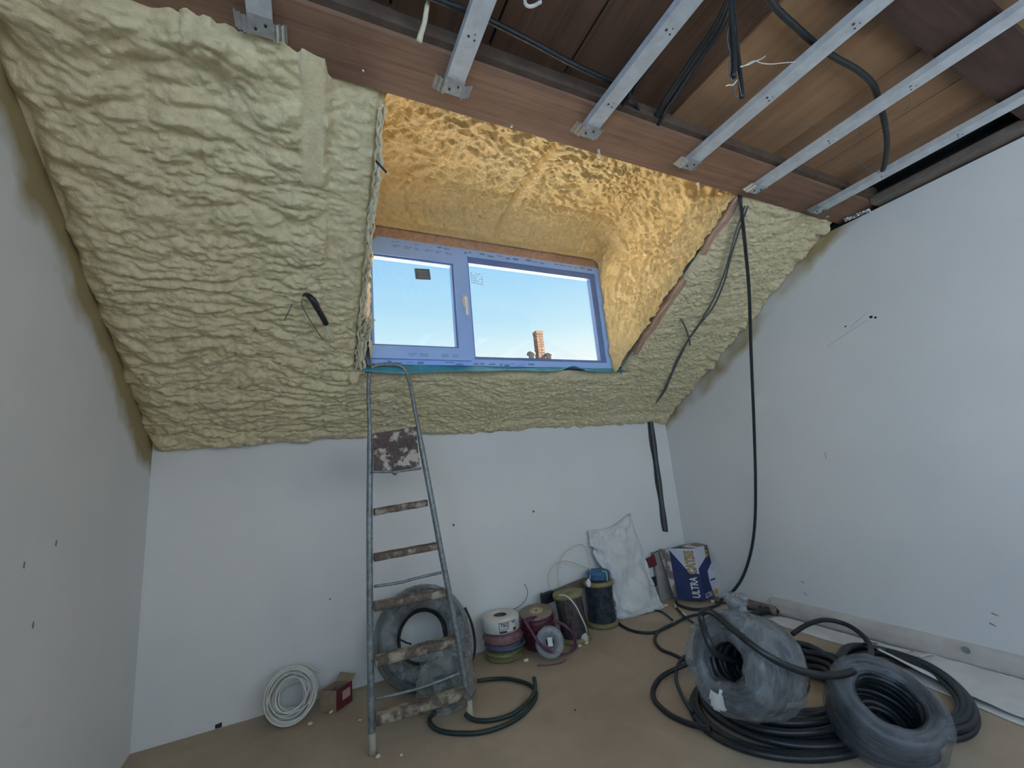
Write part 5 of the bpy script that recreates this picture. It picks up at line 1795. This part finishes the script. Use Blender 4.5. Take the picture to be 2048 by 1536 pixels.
# ---- big foreground coils
bigc = atz(1566, 1392, 0.04) * [1, 1, 0]
bk = thing('conduit_coil', 'big loose coil of black ribbed conduit spread on the floor', 'conduit coil', tuple(bigc))
rg_ = np.random.default_rng(12)
m = MB()
specs = [(0.415, 0.016, 0, 0), (0.400, 0.038, .01, 0), (0.385, 0.018, -.01, .01), (0.375, 0.060, .02, 0), (0.360, 0.040, .03, .01), (0.350, 0.082, .03, .02), (0.335, 0.062, .04, .02), (0.322, 0.100, .05, .02),
         (0.300, 0.085, .06, .03), (0.275, 0.100, .07, .03), (0.250, 0.090, .08, .03), (0.225, 0.075, .09, .03), (0.200, 0.050, .09, .03), (0.31, 0.018, .02, 0), (0.27, 0.018, .05, 0)]
pts = []
for k, (r, z, dx, dy) in enumerate(specs):
    pa, pb = rg_.uniform(0, 6.28, 2)
    for i in range(64):
        a = 2 * math.pi * i / 64
        rr2 = r + 0.008 * math.sin(2 * a + pa) + 0.006 * math.sin(3 * a + pb)
        zz = z * (0.55 + 0.75 * max(0, math.cos(a - 0.5))) + 0.006 * math.sin(a + pb)
        pts.append((bigc[0] + dx + rr2 * 0.98 * math.cos(a), bigc[1] + dy + rr2 * 0.80 * math.sin(a), max(0.0135, zz)))
pts = np.array(pts)
ker = np.ones(5) / 5
pts = np.stack([np.convolve(np.pad(pts[:, j], 2, 'edge'), ker, 'valid') for j in range(3)], 1)
m.tube(resample(pts, 0.0038), 0.0135, 8, rib=0.13)
m.build('conduit', M_BLACK, bk, True)
# loose strands swinging out to the left
hose('loose_conduit', [atz(1395, 1322, 0.05), atz(1365, 1332, 0.03), atz(1325, 1352, 0.013), atz(1307, 1378, 0.013), atz(1310, 1402, 0.013), atz(1338, 1428, 0.013), atz(1375, 1446, 0.013), atz(1420, 1458, 0.03)], 0.0115, M_BLACK,
     'black conduit loop bulging out to the left of the wrapped coil', 'conduit', step=0.0038, rib=0.12, seg=9)
hose('loose_conduit', [atz(1370, 1312, 0.03), atz(1356, 1330, 0.02), atz(1352, 1358, 0.02), atz(1364, 1392, 0.02), atz(1385, 1425, 0.03)], 0.0085, M_BLACK, 'thinner black conduit hugging the left side of the wrapped coil', 'conduit')

CA = atz(1490, 1326, 0.29)
coilA = wrapped_coil('cloudy film-wrapped conduit coil sitting on top of the big loose coil', CA, (-0.95, -0.10, 0.34), 0.054, 0.184, 0.32, M_FILM, 31, 160, 44, 0.0115, 0.020, 0.0055, core=True)
# label stuck on its film
def project(P):
    d = np.asarray(P) - CAM
    return np.stack([1024 + FPX * (d @ RT) / (d @ FW), 768 - FPX * (d @ UP) / (d @ FW)], -1)


G = FILM_GRID[31]
n_ = normals(G)
if (n_[14, 0] @ (G[14, 0] - G[14].mean(0))) < 0:
    n_ = -n_
pp = project(G)
inq = (pp[..., 0] > 1414 + (pp[..., 1] - 1380) * 0.28) & (pp[..., 0] < 1446 + (pp[..., 1] - 1380) * 0.28) & (pp[..., 1] > 1378) & (pp[..., 1] < 1424)
fac = ((CAM - G) * n_).sum(-1) > 0
lab = MB()
k_ = {}
vv, ff = [], []
for i in range(G.shape[0] - 1):
    for j in range(G.shape[1]):
        j2 = (j + 1) % G.shape[1]
        ids = [(i, j), (i + 1, j), (i + 1, j2), (i, j2)]
        if all(inq[q] and fac[q] for q in ids):
            for q in ids:
                if q not in k_:
                    k_[q] = len(vv)
                    vv.append(G[q] + n_[q] * 0.003)
            ff.append([k_[q] for q in ids])
if ff:
    lab.add(vv, ff).build('paper_label', M_PAPER, coilA, True, fix=False, label='white paper label on the film')
# gathered knot of film on its top
kn = MB()
kc = CA + np.array([0.07, 0.05, 0.185])
for k in range(5):
    an = k * 1.25
    pth = [kc + np.array([0.02 * math.cos(an), 0.02 * math.sin(an), -0.03]), kc + np.array([0.02 * math.cos(an + .5), 0.02 * math.sin(an + .5), 0.0]), kc + np.array([0.05 * math.cos(an), 0.03 * math.sin(an), 0.022 + 0.01 * (k % 3)])]
    cpt = curve(pth, 0.005)
    kn.tube(cpt, 0.016 + 0.010 * np.abs(noise(cpt * 50 + k, 77)), 9)
kn.build('film_knot', M_FILM, coilA, True, fix=False)
# the free loop springing over everything
axA = np.array([-0.95, -0.10, 0.34]) / np.linalg.norm([-0.95, -0.10, 0.34])
loop = [CA + axA * 0.02, CA + axA * 0.15 + up * 0.015, CA + axA * 0.20 + up * 0.05, aty(1402, 1236, 1.30), aty(1412, 1222, 1.28), aty(1432, 1230, 1.25), aty(1470, 1262, 1.18), aty(1530, 1308, 1.09), aty(1590, 1338, 1.05), aty(1650, 1351, 1.04), aty(1705, 1343, 1.08),
        aty(1738, 1318, 1.19), aty(1740, 1292, 1.33), aty(1722, 1268, 1.46), aty(1690, 1248, 1.56), aty(1650, 1240, 1.62), aty(1615, 1249, 1.64), aty(1585, 1268, 1.64)]
hose('loose_conduit', loop, 0.0125, M_BLACK, 'springy black conduit loop leaping out of the wrapped coil over the pile', 'conduit', step=0.0036, rib=0.13, seg=10)

wrapped_coil('thin film-wrapped conduit coil lying at the bottom right edge', atz(1768, 1428, 0.115), (-0.26, -0.46, 0.84), 0.084, 0.176, 0.21, M_FILMD, 32, 155, 26, 0.0125, 0.010, 0.005, core=True)
# flattened hose coil beyond it
hc = thing('hose_coil', 'flattened black hose coil beyond the coil at the bottom right', 'hose coil', (2.25, 1.15, 0))
pts = []
for k in range(7):
    for i in range(56):
        a = 2 * math.pi * i / 56
        r = 0.335 - 0.020 * (k % 4)
        lx = np.array([0.80, 0.60, 0])
        ly = np.array([-0.60, 0.80, 0])
        q_ = np.array([2.300, 1.180, 0]) + lx * (r * 1.05 * math.cos(a)) + ly * (r * 0.62 * math.sin(a))
        zz = 0.014 + 0.021 * (k // 2 + (k % 2)) * (0.5 + 0.5 * max(0, math.sin(a + 0.4))) + 0.004 * math.sin(3 * a + k)
        pts.append((q_[0], q_[1], max(0.013, zz)))
pts = np.array(pts)
pts = np.stack([np.convolve(np.pad(pts[:, j], 2, 'edge'), ker, 'valid') for j in range(3)], 1)
pts[:, 0] = np.minimum(pts[:, 0], XR - 0.06)
MB().tube(resample(pts, 0.006), 0.0125, 8, rib=0.06).build('hose', M_BLACK, hc, True)

# ---- crumbs and bits on the floor
cr = [(1052, 1320, 0.014, 'pale foam crumb in front of the red reel'), (1160, 1292, 0.012, 'pale foam crumb beside the plum cable'), (1172, 1285, 0.014, 'flat pale foam crumb below the white cable end'),
      (1384, 1254, 0.011, 'pale crumb between the floor cables and the wrapped coil'), (1334, 1192, 0.010, 'tiny white crumb between sack and blue box'), (1450, 1192, 0.014, 'pale crumb under the right corner of the blue box'),
      (1425, 1203, 0.014, 'pale crumb under the front of the blue box'), (1331, 1211, 0.016, 'white lump at the corner of the sack'), (620, 1447, 0.010, 'pale crumb on the floor right of the white coil'),
      (662, 1424, 0.010, 'white scrap under the red box'), (756, 1512, 0.009, "pale chip at the ladder's left foot"), (803, 1510, 0.006, 'tiny white chip on the floor in front of the ladder'), (720, 1440, 0.006, 'tiny pale chip on the floor left of the ladder'),
      (1150, 1420, 0.004, 'tiny dark chip in the middle of the bare floor')]
for k, (px, py, r, lab) in enumerate(cr):
    lump('floor_crumb', atz(px, py, r * 0.5), r, M_CRUMB if k < 13 else M_SCREW, 20 + k, (1.2, 0.9, 0.6), **T(lab, 'crumb', 'crumbs on the floor'))

# ---- marks on the walls
def mark(wall, pts_, n_, mat=M_SCREW):
    MB().poly(pts_, n_, 0.0012).build('wall_mark', mat, wall)


def disc(c, n_, r, k=8):
    u, w, a = basis(n_)
    return [np.asarray(c) + u * r * math.cos(t) + w * r * math.sin(t) for t in np.linspace(0, 2 * math.pi, k, endpoint=False)]


for px, py, r in ((1067, 1023, 0.007), (907, 1050, 0.007), (1083, 1188, 0.009), (918, 1228, 0.011), (660, 1198, 0.004), (1120, 1135, 0.003)):
    mark(wall_front, disc(aty(px, py, YW - 0.0008), (0, -1, 0), r), (0, -1, 0))
for px, py, r in ((1742, 634, 0.008), (1751, 635, 0.006), (1691, 653, 0.005)):
    mark(wall_right, disc(atx(px, py, XR - 0.0008), (-1, 0, 0), r), (-1, 0, 0))
M_SCUFF = simple('grey_scuff', (0.26, 0.26, 0.26), 0.8)
for (a, b), (c, d), wd_ in (((1603, 1163), (1610, 1167), 0.006), ((1607, 1185), (1616, 1192), 0.006), ((1983, 1226), (1998, 1232), 0.008), ((1979, 1246), (1993, 1253), 0.008), ((1700, 655), (1738, 622), 0.0015), ((1655, 692), (1735, 640), 0.0012), ((1650, 905), (1652, 918), 0.003)):
    p0, p1 = atx(a, b, XR - 0.0008), atx(c, d, XR - 0.0008)
    dd = (p1 - p0) / np.linalg.norm(p1 - p0)
    sd = np.cross(dd, [1, 0, 0]) * wd_ / 2
    mark(wall_right, [p0 - sd, p1 - sd * 0.4, p1 + sd * 0.4, p0 + sd], (-1, 0, 0), M_SCUFF)
for (a, b, c, d) in ((430, 1444, 444, 1459),):
    p0, p1 = aty(a, d, YW - 0.001), aty(c, b, YW - 0.001)
    mark(wall_front, [(p0[0], YW - 0.001, max(0.002, p0[2])), (p1[0], YW - 0.001, max(0.002, p0[2])), (p1[0], YW - 0.001, p1[2]), (p0[0], YW - 0.001, p1[2] - 0.004)], (0, -1, 0))
for px, py in ((262, 1495), (281, 1467), (48, 1130), (112, 1086), (66, 1250)):
    p0 = atx(px, py, XL + 0.0008)
    if p0[1] < YW:
        mark(wall_left, [p0 + np.array([0, a * 0.0035, b * 0.010]) for a, b in ((-1, -0.7), (0.6, -1), (1, 0.2), (0.3, 1), (-0.6, 0.8))], (1, 0, 0), M_SCUFF)
mark(wall_right, disc(atx(1932, 1300, XR - 0.040), (-1, 0, 0), 0.016, 9), (-1, 0, 0), M_SCUFF)
